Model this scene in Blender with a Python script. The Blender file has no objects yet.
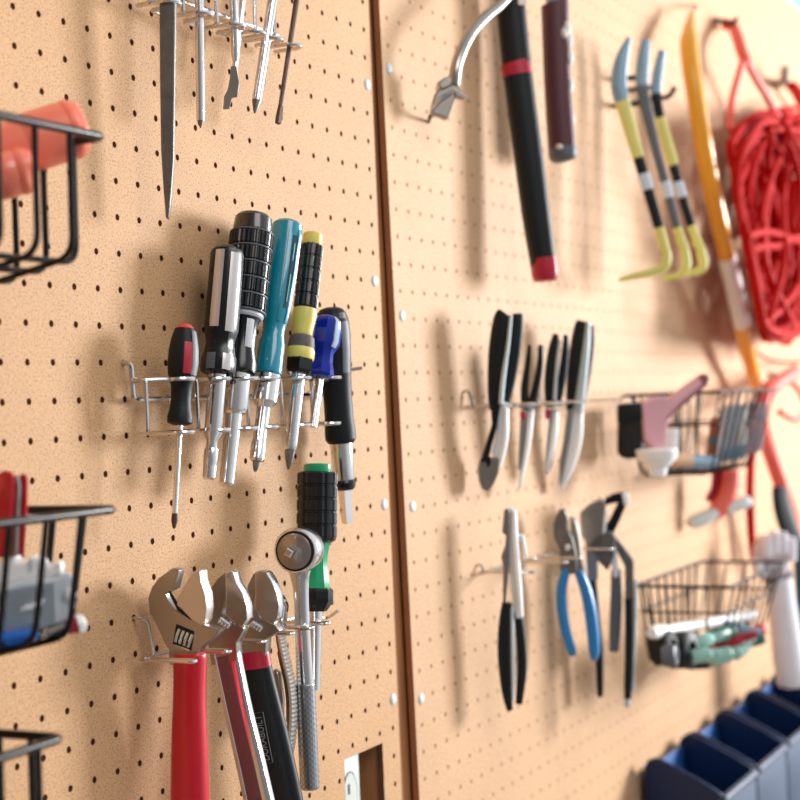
import bpy, bmesh, math, random
from mathutils import Vector, Matrix, Euler
random.seed(7)
S = 0.0254                       # everything below is authored in inches
PI = math.pi
sc = bpy.context.scene
COL = sc.collection

# ------------------------------------------------------------------ camera
F = 1609.977
CAM = Vector((-31.973388, -26.776133, -10.455271))
CR = Euler((1.573502, 0.041754, -1.099952), 'XYZ').to_matrix()
cd = bpy.data.cameras.new('camera'); cam = bpy.data.objects.new('camera', cd); COL.objects.link(cam)
cam.location = CAM * S; cam.rotation_euler = Euler((1.573502, 0.041754, -1.099952), 'XYZ')
cd.sensor_width = 36; cd.lens = F / 800 * 36; cd.clip_start = .02; cd.clip_end = 100
cd.dof.use_dof = True; cd.dof.focus_distance = 47 * S; cd.dof.aperture_fstop = 6.8
sc.camera = cam
sc.view_settings.view_transform = 'Standard'
try: sc.view_settings.look = 'Medium Contrast'
except Exception: pass
sc.view_settings.exposure = 0.08

def ray(px, py): return CR @ Vector(((px - 400) / F, -(py - 400) / F, -1))
def at(px, py, d):
    """where a sight line of the photo meets the plane d inches in front of the board"""
    r = ray(px, py); return CAM + r * ((-d - CAM.y) / r.y)
def scale_at(P): return F / -((CR.transposed() @ (P - CAM)).z)          # pixels per inch
class Plane:
    """an upright plane in which a flat tool hangs; a = 0 stands square to the board"""
    def __init__(s, px, py, d, a=0):
        s.P = at(px, py, d); a = math.radians(a); s.n = Vector((-math.cos(a), -math.sin(a), 0))
        s.u = Vector((math.sin(a), -math.cos(a), 0)); s.k = scale_at(s.P)
    def p(s, px, py, off=0):
        r = ray(px, py); t = (s.P - CAM).dot(s.n) / r.dot(s.n); return CAM + r * t + s.n * off

# ------------------------------------------------------------------ materials
def lin(c): return tuple((x / 12.92 if x <= .04045 else ((x + .055) / 1.055) ** 2.4) for x in [v / 255 for v in c]) + (1,)
MATS = {}
def mat(name, rgb, rough=.5, metal=0, noise=0, nscale=60, bump=0, bscale=200, coat=0, trans=0, sub=0, spec=.5):
    if name in MATS: return MATS[name]
    m = bpy.data.materials.new(name); m.use_nodes = True; nt = m.node_tree; b = nt.nodes['Principled BSDF']
    c = lin(rgb); b.inputs['Base Color'].default_value = c
    b.inputs['Roughness'].default_value = rough; b.inputs['Metallic'].default_value = metal
    b.inputs['Coat Weight'].default_value = coat; b.inputs['Transmission Weight'].default_value = trans
    b.inputs['Specular IOR Level'].default_value = spec
    if sub: b.inputs['Subsurface Weight'].default_value = sub; b.inputs['Subsurface Radius'].default_value = (.01, .004, .004); b.inputs['Subsurface Scale'].default_value = .5
    tc = nt.nodes.new('ShaderNodeTexCoord')
    if noise:
        n = nt.nodes.new('ShaderNodeTexNoise'); n.inputs['Scale'].default_value = nscale; n.inputs['Detail'].default_value = 5
        nt.links.new(tc.outputs['Object'], n.inputs['Vector'])
        mx = nt.nodes.new('ShaderNodeMix'); mx.data_type = 'RGBA'
        mx.inputs[6].default_value = tuple(min(1, x * (1 + noise)) for x in c[:3]) + (1,)
        mx.inputs[7].default_value = tuple(x * (1 - noise) for x in c[:3]) + (1,)
        nt.links.new(n.outputs['Fac'], mx.inputs[0]); nt.links.new(mx.outputs[2], b.inputs['Base Color'])
    if bump:
        n = nt.nodes.new('ShaderNodeTexNoise'); n.inputs['Scale'].default_value = bscale; n.inputs['Detail'].default_value = 3
        nt.links.new(tc.outputs['Object'], n.inputs['Vector'])
        bp = nt.nodes.new('ShaderNodeBump'); bp.inputs['Strength'].default_value = bump; bp.inputs['Distance'].default_value = .0006
        nt.links.new(n.outputs['Fac'], bp.inputs['Height']); nt.links.new(bp.outputs['Normal'], b.inputs['Normal'])
    MATS[name] = m; return m

chrome = mat('chrome', (226, 226, 228), .16, 1)
satin = mat('satin_steel', (172, 165, 158), .28, 1, .08, 90, .08, 300)
wire_m = mat('bright_wire', (215, 214, 214), .2, 1)
steel_dk = mat('dark_file_steel', (120, 116, 112), .45, .85, .35, 120, .2, 400)
steel_br = mat('browned_steel', (92, 74, 64), .45, .7, .25, 100)
blackwire = mat('black_coated_wire', (10, 9, 11), .3, 0, .15, 60, spec=.3)
rubber = mat('black_rubber', (15, 22, 26), .5, 0, .15, 80, .1, 300, spec=.3)
gloss = mat('black_gloss_plastic', (10, 15, 19), .22, 0, .1, 60, spec=.45)
grey_pl = mat('grey_plastic', (200, 210, 216), .4, 0, .06, 50)
grey_dk = mat('grey_rubber', (92, 98, 106), .5, 0, .1, 80, .1, 300)
red_grip = mat('red_vinyl', (206, 14, 40), .35, 0, .08, 40, coat=.3)
crimson = mat('crimson_plastic', (176, 22, 52), .4, 0, .06, 60)
coral = mat('coral_rubber', (226, 70, 66), .45, 0, .06, 60)
orange_t = mat('orange_red_translucent', (255, 136, 110), .3, 0, .04, 30, coat=.3, sub=.6)
teal = mat('teal_plastic', (0, 138, 162), .22, 0, .06, 40, coat=.6)
teal_dk = mat('teal_slot', (4, 52, 70), .35, 0, .05, 40)
yellow = mat('yellow_plastic', (226, 208, 104), .38, 0, .06, 60)
yellow_o = mat('yellow_orange_paint', (244, 172, 42), .35, 0, .06, 20, coat=.3)
yellow_l = mat('lemon_paint', (226, 222, 128), .4, 0, .1, 40)
worn = mat('worn_band', (96, 84, 84), .6, 0, .6, 300)
blue_core = mat('blue_acetate', (0, 36, 150), .12, 0, .05, 40, spec=.4)
green = mat('green_plastic', (0, 156, 104), .28, 0, .06, 40, coat=.4)
blue_grip = mat('blue_vinyl', (28, 128, 196), .35, 0, .06, 40, coat=.3)
blue_tape = mat('blue_plastic', (10, 105, 206), .25, 0, .2, 60, coat=.5)
white_pl = mat('white_plastic', (246, 247, 248), .35, 0, .03, 40)
ivory = mat('outlet_plastic', (206, 212, 208), .35, 0, .03, 40)
maroon = mat('maroon_grip', (88, 42, 52), .5, 0, .15, 60, .1, 200)
paint_w = mat('white_paint_splash', (234, 226, 222), .5, 0, .05, 80)
steel_bl = mat('blue_grey_steel', (136, 164, 184), .4, .4, .12, 60)
navy = mat('navy_plastic', (6, 36, 78), .4, 0, .1, 20, spec=.35)
navy_lit_inner = mat('navy_plastic_lit_inner', (36, 92, 160), .4, 0, .1, 20)  # navy plastic again, window light on the bin's inside put into the colour
navy_lit_front = mat('navy_plastic_lit_front', (56, 74, 102), .45, 0, .06, 15)  # same navy plastic, its lit fronts painted grey-blue
cord_m = mat('red_cord', (188, 16, 12), .7, 0, .14, 40, spec=.12)
cord_l = mat('salmon_webbing', (250, 112, 98), .55, 0, .06, 60)
pink = mat('rose_plastic', (222, 168, 178), .4, 0, .1, 40)
rose_dk = mat('dark_rose_plastic', (132, 62, 76), .4, 0, .1, 40)
glove_m = mat('pale_lavender_cloth', (236, 234, 244), .8, 0, .08, 40, .3, 150)
glove_d = mat('grey_knit', (110, 108, 118), .85, 0, .15, 80, .3, 200)
teal_bag = mat('dark_teal_cloth', (8, 64, 78), .7, 0, .15, 30)
dark = mat('black_and_shade', (14, 12, 12), .7, 0, .1, 30)  # one black for dark parts and for shade painted into gaps
mint = mat('mint_plastic', (150, 200, 190), .4, 0, .1, 40)
emer = mat('deep_green_plastic', (20, 100, 84), .4, 0, .1, 40)
tan_pl = mat('tan_card', (214, 176, 140), .6, 0, .1, 60)
knurl_m = mat('knurled_steel', (176, 180, 186), .28, 1)
letter_m = mat('embossed_lettering', (112, 124, 124), .5, 0, .1, 60)

def board_mat(name, base, hcol=(62, 32, 16), hr=.088, shear=0):
    """hardboard with a one-inch grid of holes, all procedural in the panel's own coordinates"""
    m = bpy.data.materials.new(name); m.use_nodes = True; nt = m.node_tree; N = nt.nodes; Lk = nt.links; b = N['Principled BSDF']
    b.inputs['Roughness'].default_value = .62
    tc = N.new('ShaderNodeTexCoord')
    def math_(op, a, bb=None, v=None):
        n = N.new('ShaderNodeMath'); n.operation = op
        Lk.new(a, n.inputs[0])
        if bb is not None: Lk.new(bb, n.inputs[1])
        if v is not None: n.inputs[1].default_value = v
        return n.outputs[0]
    sp = N.new('ShaderNodeSeparateXYZ'); Lk.new(tc.outputs['Object'], sp.inputs[0])
    sq = []
    for ax in ('X', 'Z'):
        a = math_('MULTIPLY', sp.outputs[ax], v=1 / S)
        if ax == 'X' and shear: a = math_('ADD', a, math_('MULTIPLY', sp.outputs['Z'], v=shear / S))
        a = math_('ADD', a, v=.5)
        f = math_('FRACT', a); f = math_('SUBTRACT', f, v=.5); sq.append(math_('MULTIPLY', f, f))
    dist = math_('SQRT', math_('ADD', sq[0], sq[1]))
    hole = N.new('ShaderNodeMapRange'); hole.inputs[1].default_value = hr - .01; hole.inputs[2].default_value = hr + .01
    hole.inputs[3].default_value = 1; hole.inputs[4].default_value = 0; Lk.new(dist, hole.inputs[0])
    # no holes in the outer rim of a panel is not needed: the grid stops half an inch from the edge
    ns = []
    for scl, det in ((700, 3), (230, 4), (7, 4)):
        n = N.new('ShaderNodeTexNoise'); n.inputs['Scale'].default_value = scl; n.inputs['Detail'].default_value = det
        Lk.new(tc.outputs['Object'], n.inputs['Vector']); ns.append(n.outputs['Fac'])
    r1 = N.new('ShaderNodeValToRGB'); cr = r1.color_ramp
    cr.elements[0].position = .33; cr.elements[0].color = lin(tuple(int(c * .74) for c in base))
    cr.elements[1].position = .62; cr.elements[1].color = lin(tuple(min(255, int(c * 1.05)) for c in base))
    e = cr.elements.new(.46); e.color = lin(base)
    Lk.new(ns[0], r1.inputs[0])
    def mul(col, fac, lo, hi):
        mr = N.new('ShaderNodeMapRange'); mr.inputs[1].default_value = .3; mr.inputs[2].default_value = .7; mr.inputs[3].default_value = lo; mr.inputs[4].default_value = hi
        Lk.new(fac, mr.inputs[0]); x = N.new('ShaderNodeMix'); x.data_type = 'RGBA'; x.blend_type = 'MULTIPLY'; x.inputs[0].default_value = 1
        cmb = N.new('ShaderNodeCombineColor')
        for k in range(3): Lk.new(mr.outputs[0], cmb.inputs[k])
        Lk.new(col, x.inputs[6]); Lk.new(cmb.outputs[0], x.inputs[7]); return x.outputs[2]
    col = mul(r1.outputs[0], ns[1], .95, 1.04); col = mul(col, ns[2], .93, 1.05)
    mx = N.new('ShaderNodeMix'); mx.data_type = 'RGBA'; Lk.new(hole.outputs[0], mx.inputs[0]); Lk.new(col, mx.inputs[6])
    sm = N.new('ShaderNodeMapRange'); sm.inputs[3].default_value = .25; sm.inputs[4].default_value = 0; Lk.new(hole.outputs[0], sm.inputs[0]); Lk.new(sm.outputs[0], b.inputs['Specular IOR Level'])
    mx.inputs[7].default_value = lin(hcol); Lk.new(mx.outputs[2], b.inputs['Base Color'])
    bp = N.new('ShaderNodeBump'); bp.inputs['Strength'].default_value = .6; bp.inputs['Distance'].default_value = .002
    inv = math_('MULTIPLY', hole.outputs[0], v=-1); Lk.new(inv, bp.inputs['Height']); Lk.new(bp.outputs['Normal'], b.inputs['Normal'])
    return m
BOARD = (209, 169, 131)
board_l = board_mat('pegboard_left', (203, 160, 118)); board_r = board_mat('pegboard_right', BOARD, (158, 112, 80), .08, .0194)  # right panel's holes paler: its overexposed wash is put into their colour
def wood_mat(name, a, bcol, sc_=(2, 2, 30)):
    m = bpy.data.materials.new(name); m.use_nodes = True; nt = m.node_tree; b = nt.nodes['Principled BSDF']; b.inputs['Roughness'].default_value = .6
    tc = nt.nodes.new('ShaderNodeTexCoord'); mp = nt.nodes.new('ShaderNodeMapping'); mp.inputs['Scale'].default_value = (60, 60, 4)
    n = nt.nodes.new('ShaderNodeTexNoise'); n.inputs['Scale'].default_value = 2; n.inputs['Detail'].default_value = 6
    r = nt.nodes.new('ShaderNodeValToRGB'); r.color_ramp.elements[0].color = lin(a); r.color_ramp.elements[1].color = lin(bcol)
    r.color_ramp.elements[0].position = .3; r.color_ramp.elements[1].position = .7
    nt.links.new(tc.outputs['Object'], mp.inputs[0]); nt.links.new(mp.outputs[0], n.inputs[0]); nt.links.new(n.outputs['Fac'], r.inputs[0]); nt.links.new(r.outputs[0], b.inputs['Base Color'])
    return m
stud_m = wood_mat('stud_wood', (156, 100, 58), (190, 130, 82))
wall_m = mat('shaded_white_wall', (122, 152, 182), .7, 0, .03, 10)  # bluish white wall with its shade put into the base colour
floor_m = mat('concrete', (150, 146, 140), .8, 0, .1, 6)

# ------------------------------------------------------------------ mesh helpers
class MB:
    def __init__(s): s.v = []; s.f = []
    def add(s, vs, fs):
        o = len(s.v); s.v += [Vector(v) for v in vs]; s.f += [tuple(i + o for i in f) for f in fs]
    def skin(s, rings, cap=True, closed=True, loop=False):
        n = len(rings[0]); vs = [v for r in rings for v in r]; fs = []; m = len(rings)
        for a in range(m if loop else m - 1):
            b = (a + 1) % m
            for i in range(n if closed else n - 1):
                j = (i + 1) % n; fs.append((a * n + i, a * n + j, b * n + j, b * n + i))
        if cap and not loop: fs.append(tuple(range(n))[::-1]); fs.append(tuple((m - 1) * n + i for i in range(n)))
        s.add(vs, fs); return s
    def tube(s, pts, r, n=8, loop=False, flat=1.0):
        pts = [Vector(p) for p in pts]; m = len(pts); rs = r if isinstance(r, (list, tuple)) else [r] * m
        up = None; rings = []
        for i, p in enumerate(pts):
            a = pts[(i - 1) % m] if (loop or i > 0) else p; b = pts[(i + 1) % m] if (loop or i < m - 1) else p
            t = (b - a).normalized()
            if up is None:
                up = t.cross(Vector((0, 0, 1)));  up = t.cross(Vector((1, 0, 0))) if up.length < .1 else up
            up = (up - t * up.dot(t)).normalized(); w = t.cross(up)
            rings.append([p + up * rs[i] * math.cos(2 * PI * k / n) + w * rs[i] * flat * math.sin(2 * PI * k / n) for k in range(n)])
        return s.skin(rings, loop=loop)
    def lathe(s, A, B, prof, n=24, rad=None, e1=None, ang=None, cap=True):
        """prof: (t, r) along A->B in inches; rad(i, j) scales the radius; ang: part of the turn, 0 facing the viewer"""
        A = Vector(A); B = Vector(B); a = (B - A).normalized(); e = (CAM - A) if e1 is None else Vector(e1)
        e = (e - a * e.dot(a)).normalized(); w = e.cross(a); rings = []
        for j, (t, r) in enumerate(prof):
            if ang: th = [ang[0] + (ang[1] - ang[0]) * i / (n - 1) for i in range(n)]
            else: th = [2 * PI * i / n for i in range(n)]
            rings.append([A + a * t + (e * math.cos(x) + w * math.sin(x)) * r * (rad(i, j) if rad else 1) for i, x in enumerate(th)])
        if ang:      # a thin shell
            back = [[A + a * prof[j][0] + (v - A - a * prof[j][0]) * .9 for v in rings[j]] for j in range(len(rings))]
            rings = [rings[j] + back[j][::-1] for j in range(len(rings))]
        return s.skin(rings, cap=cap)
    def box(s, c, size, R=None):
        c = Vector(c); R = R or Matrix.Identity(3); x, y, z = [v / 2 for v in size]
        vs = [c + R @ Vector((sx * x, sy * y, sz * z)) for sx in (-1, 1) for sy in (-1, 1) for sz in (-1, 1)]
        s.add(vs, [(0, 1, 3, 2), (4, 6, 7, 5), (0, 4, 5, 1), (2, 3, 7, 6), (0, 2, 6, 4), (1, 5, 7, 3)]); return s
    def flat(s, poly, pl, th, off=0):
        """a plate: outline given on the tool's plane, thickness th, shifted off towards its face"""
        n = len(poly); f = [pl.p(x, y) + pl.n * (th / 2 + off) for x, y in poly]; b = [pl.p(x, y) - pl.n * (th / 2 - off) for x, y in poly]
        s.add(f + b, [tuple(range(n)), tuple(range(n, 2 * n))[::-1]] + [(i, i + n, (i + 1) % n + n, (i + 1) % n) for i in range(n)]); return s
    def grip(s, pts, pl, th, n=16, pw=2.6, off=0, sub=4):
        """a padded handle: (px, py, half width px) down its middle line; th inches thick"""
        pts = smooth(pts, sub); rings = []
        for i, (x, y, h) in enumerate(pts):
            a = pts[max(0, i - 1)]; b = pts[min(len(pts) - 1, i + 1)]; t = Vector((b[0] - a[0], b[1] - a[1])).normalized(); q = Vector((-t.y, t.x)) * h
            Lp = pl.p(x - q.x, y - q.y); Rp = pl.p(x + q.x, y + q.y); c = (Lp + Rp) / 2; u = (Rp - Lp) / 2; hh = th / 2 * (th_scale(h, pts))
            ring = []
            for k in range(n):
                an = 2 * PI * k / n; cx, cy = math.cos(an), math.sin(an)
                ring.append(c + u * (abs(cx) ** (2 / pw) * (1 if cx > 0 else -1)) + pl.n * (hh * abs(cy) ** (2 / pw) * (1 if cy > 0 else -1) + off))
            rings.append(ring)
        return s.skin(rings)
    def ball(s, c, r, n=12, m=8, sq=(1, 1, 1)):
        rings = []
        for j in range(m + 1):
            ph = PI * (j + (.02 if j == 0 else -.02 if j == m else 0)) / m
            rings.append([Vector(c) + Vector((r * sq[0] * math.sin(ph) * math.cos(2 * PI * i / n), r * sq[1] * math.sin(ph) * math.sin(2 * PI * i / n), r * sq[2] * math.cos(ph))) for i in range(n)])
        return s.skin(rings)
def th_scale(h, pts): return min(1.0, .45 + .55 * h / max(p[2] for p in pts))
def smooth(pts, sub=4):
    if sub < 2 or len(pts) < 3: return [tuple(p) for p in pts]
    out = []; n = len(pts)
    for i in range(n - 1):
        p0 = pts[max(0, i - 1)]; p1 = pts[i]; p2 = pts[i + 1]; p3 = pts[min(n - 1, i + 2)]
        for k in range(sub):
            t = k / sub; t2 = t * t; t3 = t2 * t
            out.append(tuple(.5 * (2 * b + (c - a) * t + (2 * a - 5 * b + 4 * c - d) * t2 + (3 * b - a - 3 * c + d) * t3) for a, b, c, d in zip(p0, p1, p2, p3)))
    out.append(tuple(pts[-1])); return out
def rounded(pts, r, n=5):
    """a wire's polyline with its corners bent to radius r"""
    pts = [Vector(p) for p in pts]; out = [pts[0]]
    for i in range(1, len(pts) - 1):
        a, b, c = pts[i - 1], pts[i], pts[i + 1]; d1 = (a - b); d2 = (c - b); q = min(r, d1.length * .48, d2.length * .48)
        p = b + d1.normalized() * q; s_ = b + d2.normalized() * q
        for k in range(n + 1):
            t = k / n; out.append(p * (1 - t) ** 2 + b * 2 * t * (1 - t) + s_ * t * t)
    out.append(pts[-1]); return out

def worldpos(o):
    v = Vector((0, 0, 0))
    while o is not None: v += o.location; o = o.parent
    return v
def obj(name, mb, m, parent=None, loc=None, ang=38, bevel=0, seg=2):
    base = worldpos(parent) if parent is not None else (Vector(loc) * S if loc is not None else Vector((0, 0, 0)))
    me = bpy.data.meshes.new(name); me.from_pydata([v * S - base for v in mb.v], [], mb.f)
    bm = bmesh.new(); bm.from_mesh(me); bmesh.ops.recalc_face_normals(bm, faces=bm.faces)
    if bevel:
        ed = [e for e in bm.edges if len(e.link_faces) == 2 and e.calc_face_angle(0) > math.radians(35)]
        try: bmesh.ops.bevel(bm, geom=ed, offset=bevel * S, segments=seg, profile=.5, affect='EDGES', clamp_overlap=True)
        except Exception: pass
    bm.to_mesh(me); bm.free()
    for p in me.polygons: p.use_smooth = not (bevel and len(p.vertices) > 4)
    try: me.set_sharp_from_angle(angle=math.radians(ang))
    except Exception: pass
    if bevel:
        for p in me.polygons: p.use_smooth = len(p.vertices) <= 4
        me.update()
    me.materials.append(m); o = bpy.data.objects.new(name, me); COL.objects.link(o)
    if parent is not None: o.parent = parent
    elif loc is not None: o.location = Vector(loc) * S
    return o
def tag(o, label, cat, group=None):
    o['label'] = label; o['category'] = cat
    if group: o['group'] = group
    return o
def thing(name, label, cat, loc, group=None):
    o = bpy.data.objects.new(name, None); o.empty_display_size = .02; COL.objects.link(o); o.location = Vector(loc) * S
    return tag(o, label, cat, group)
def struct(name, mb, m, loc=None, bevel=0):
    o = obj(name, mb, m, None, loc, bevel=bevel); o['kind'] = 'structure'; return o

# ------------------------------------------------------------------ the setting
TH = .25
# left panel with the socket cut-out near its lower right corner
cA, cB = at(352, 757, 0), at(381, 744, 0)
hx0, hx1, hz1, hz0 = at(344, 760, 0).x, at(383.5, 770, 0).x, at(381, 743.5, 0).z, -29.5
mb = MB()
xs = [-30, hx0, hx1, 19.47]; zs = [-60, hz0, hz1, 17]
for i in range(3):
    for j in range(3):
        if i == 1 and j == 1: continue
        x0, x1, z0, z1 = xs[i], xs[i + 1], zs[j], zs[j + 1]
        o = len(mb.v)
        mb.add([(x0, 0, z0), (x1, 0, z0), (x1, 0, z1), (x0, 0, z1), (x0, TH, z0), (x1, TH, z0), (x1, TH, z1), (x0, TH, z1)], [(0, 1, 2, 3), (7, 6, 5, 4)])
        if i == 2: mb.add([(x1, 0, z0), (x1, TH, z0), (x1, TH, z1), (x1, 0, z1)], [(0, 1, 2, 3)])
for (p, q) in (((hx0, hz0), (hx0, hz1)), ((hx0, hz1), (hx1, hz1)), ((hx1, hz1), (hx1, hz0)), ((hx1, hz0), (hx0, hz0))):
    n = 14; vs = []
    for k in range(n + 1):
        t = k / n; x = p[0] + (q[0] - p[0]) * t; z = p[1] + (q[1] - p[1]) * t
        jx = 0 if k in (0, n) else random.uniform(-.03, .03)
        vs += [(x + (jx if p[0] == q[0] else 0), -.004, z), (x, TH, z)]
    mb.add(vs, [(2 * k, 2 * k + 1, 2 * k + 3, 2 * k + 2) for k in range(n)])
wl = struct('wall_left', mb, board_l, (0, 0, 0))
# right panel: a second sheet, hung a touch out of square
t_ = .0194366; mb = MB()
x0, x1, z0, z1 = -.52, 92, -66, 13.8
mb.add([(x - t_ * z, y, z) for x, y, z in [(x0, -.0, z0), (x1, 0, z0), (x1, 0, z1), (x0, 0, z1), (x0, TH, z0), (x1, TH, z0), (x1, TH, z1), (x0, TH, z1)]],
       [(0, 1, 2, 3), (7, 6, 5, 4), (0, 4, 5, 1), (1, 5, 6, 2), (2, 6, 7, 3), (3, 7, 4, 0)])
wr = struct('wall_right', mb, board_r)
wr.location = Vector((20.60, -.12, 3.70)) * S
edge_m = mat('raw_board_edge', (96, 56, 32), .8, 0, .25, 120); edge_l = mat('pale_board_edge', (168, 112, 72), .8, 0, .2, 120)
for w_ in (wl, wr):
    w_.data.materials.append(edge_m if w_ is wl else edge_l)
    for p in w_.data.polygons:
        p.use_smooth = False
        if abs(p.normal.y) < .5: p.material_index = 1
struct('trim_1', MB().box((20.0, 1.27, -22), (3.5, 2, 80)), stud_m, (20.0, 1.4, -22))
struct('trim_2', MB().box(((hx0 + hx1) / 2 + .2, 1.6, -29), (5.5, .6, 9)), stud_m, ((hx0 + hx1) / 2, 1.45, -29))
struct('wall_back', MB().box((40, 3.2, 0), (190, 1, 140)), wall_m, (40, 3.2, 0))
struct('floor', MB().box((40, -50, -62), (260, 160, 2)), floor_m, (40, -50, -62))

# the socket seen through the cut-out
oc = at(352, 790, -.35)
t = thing('wall_outlet', 'white power outlet seen through the rough square cut-out low on the left pegboard', 'outlet', oc)
zc = hz1 - 1.45; xo = (at(336, 780, -.34).x + at(361, 780, -.34).x) / 2 - .35; W_ = at(361, 780, -.34).x - at(336, 780, -.34).x
obj('cover_plate', MB().box((xo + .35, .6, zc), (W_, .5, 2.8)), ivory, t, bevel=.12)
def disc(c, rx, rz, dy, n=28, r=.03):
    return [(c[0] + rx * math.cos(2 * PI * k / n), c[1], c[2] + rz * math.sin(2 * PI * k / n)) for k in range(n)]
obj('socket_face', MB().skin([disc((xo + .42, .4, zc - .1), .5, .9, 0), disc((xo + .42, .32, zc - .1), .48, .88, 0)]), ivory, t)
obj('socket_rim', MB().tube(disc((xo + .42, .35, zc - .1), .51, .92, 0), .025, 6, loop=True), grey_dk, t)
obj('slot', MB().box((xo + .3, .31, zc + .25), (.09, .04, .34)), grey_dk, t)

# ------------------------------------------------------------------ white push pins
pins = [((367.25, 84.5), 'left panel', 'highest'), ((374.6, 281), 'left panel', 'second highest'), ((384.2, 504.4), 'left panel', 'second lowest'), ((392.9, 699.4), 'left panel', 'lowest'),
        ((389, 68.75), 'right panel', 'highest'), ((402, 315.75), 'right panel', 'second highest'), ((412.4, 506.6), 'right panel', 'second lowest'), ((421, 699), 'right panel', 'lowest')]
pin0 = None
for (p, side, which) in pins:
    d = 0 if side[0] == 'l' else .12
    P = at(p[0], p[1], d)
    lab = f'{which} white round push pin on the {side} beside the seam'
    if pin0 is None:
        mb = MB().lathe(P + Vector((0, .05, 0)), P + Vector((0, -1, 0)), [(-.1, .08), (.04, .2), (.07, .21), (.1, .18), (.12, .1), (.125, .01)], 20, e1=(1, 0, 0))
        pin0 = obj('push_pin', mb, mat('pale_pin', (206, 222, 228), .4, 0, .03, 40), None, P); o = pin0
    else:
        o = pin0.copy(); COL.objects.link(o); o.location = P * S
    tag(o, lab, 'push pin', 'white push pins along the seam')

# ------------------------------------------------------------------ wire baskets
def basket(label, X0, X1, D, zt, zb, r_rim, r_w, group, step=1.65, sstep=1.3, mid=False, taper=.5, tx=1.0, first=1.5, drop=0):  # X0..X1 along the wall, D out from it
    t = thing('wire_basket', label, 'basket', ((X0 + X1) / 2, 0, zb), group)
    Y = lambda d: -d
    rim = rounded([((X0 + X1) / 2, Y(.12), zt), (X1, Y(.12), zt), (X1, Y(D), zt), (X0, Y(D), zt), (X0, Y(.12), zt), ((X0 + X1) / 2 - .01, Y(.12), zt)], .3)
    obj('rim', MB().tube(rim, r_rim, 10), blackwire, t)
    db = D - taper
    x = X1 - first; k = 0
    while x > X0 + .6:
        f = (x - X0) / (X1 - X0); xb = x + (0.5 - f) * 2 * tx * .5
        w = rounded([(x, Y(D), zt), (xb, Y(db), zb), (xb, Y(.2), zb - drop), (x, Y(.15), zt)], .45)
        obj('cross_wire', MB().tube(w, r_w, 8), blackwire, t); x -= step
    d = D - sstep
    while d > .5:
        w = rounded([(X0, Y(d), zt), (X0 + tx, Y(d * db / D), zb + 2 * r_w - drop * (1 - d / D)), (X1 - tx, Y(d * db / D), zb + 2 * r_w - drop * (1 - d / D)), (X1, Y(d), zt)], .45)
        obj('long_wire', MB().tube(w, r_w, 8), blackwire, t); d -= sstep
    if mid:
        zm = zt - mid; q = mid / (zt - zb)
        m_ = [(X0 + tx * q, Y(.15), zm), (X1 - tx * q, Y(.15), zm), (X1 - tx * q, Y(D - taper * q), zm), (X0 + tx * q, Y(D - taper * q), zm)]
        obj('middle_wire', MB().tube(rounded(m_ + [m_[0]], .25), r_w, 6), blackwire, t)
    return t
GB = 'black wire baskets at the left'
zt = [at(104, 137, 5).z, at(116, 509, 5).z, at(63, 738, 5).z]
basket('black wire basket highest on the left pegboard, holding orange tubes', -15, at(104, 137, 5).x, 5, zt[0], at(76, 256, 5).z, .1, .072, GB, 1.15, .86, taper=.05, tx=0, first=1.2, drop=.9)
basket('black wire basket midway down the left pegboard, holding a red tool and a grey tape', -15, at(116, 509, 5).x, 5, zt[1], at(72, 636, 4.7).z, .1, .072, GB, 1.15, .86, taper=.4, tx=.25, first=1.2, drop=1.0)
basket('empty black wire basket lowest on the left pegboard', -17, at(63, 738, 5).x, 5, zt[2], at(63, 738, 5).z - 2.7, .1, .072, GB, 1.15, .86, taper=.05, tx=0, first=.8, drop=.9)
GF = 'black wire baskets on the right panel'
basket('far black wire basket level with the pliers handles, holding a rose clamp', 45.3, 57.2, 5, -10.5, -14.6, .085, .062, GF, 1.4, 1.1, 1.6, 1.2, 2.4, 1.0)
basket('far black wire basket low on the right panel, heaped with small coloured tools', 45.6, 57.2, 5, -20.1, -24.3, .085, .062, GF, 1.4, 1.1, 1.4, 1.2, 2.4, 1.0)

# --- contents of the upper left basket: two orange tubes
def otube(label, A, B, r, loc):
    t = thing('orange_tube', label, 'tube', loc, 'orange tubes in the basket'); L = (B - A).length
    obj('body', MB().lathe(A, B, [(0, .01), (0.01, r * .8), (.1, r * .88), (L * .5, r * .88), (L * .5 + .12, r * .9)], 32), orange_t, t)
    obj('collar', MB().lathe(A, B, [(L * .5, r * .86), (L * .5 + .1, r * .98), (L * .5 + .35, r), (L - .45, r), (L - .42, r * .96), (L - .36, r * .96), (L - .33, r * 1.01), (L - .22, r * 1.01), (L - .19, r * .95), (L - .1, r * .92), (L, r * .78), (L, .01)], 32), orange_t, t)
    return t
A = at(-38, 164, 2.2); B = at(82, 126, 3.95)
otube('upper orange-red translucent tube poking over the rim of the topmost wire basket', A, B, .68, A)
A = at(-60, 192, 2.2); B = at(34, 168, 3.7)
otube('lower orange-red translucent tube under the other in the topmost wire basket', A, B, .52, A)

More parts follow.
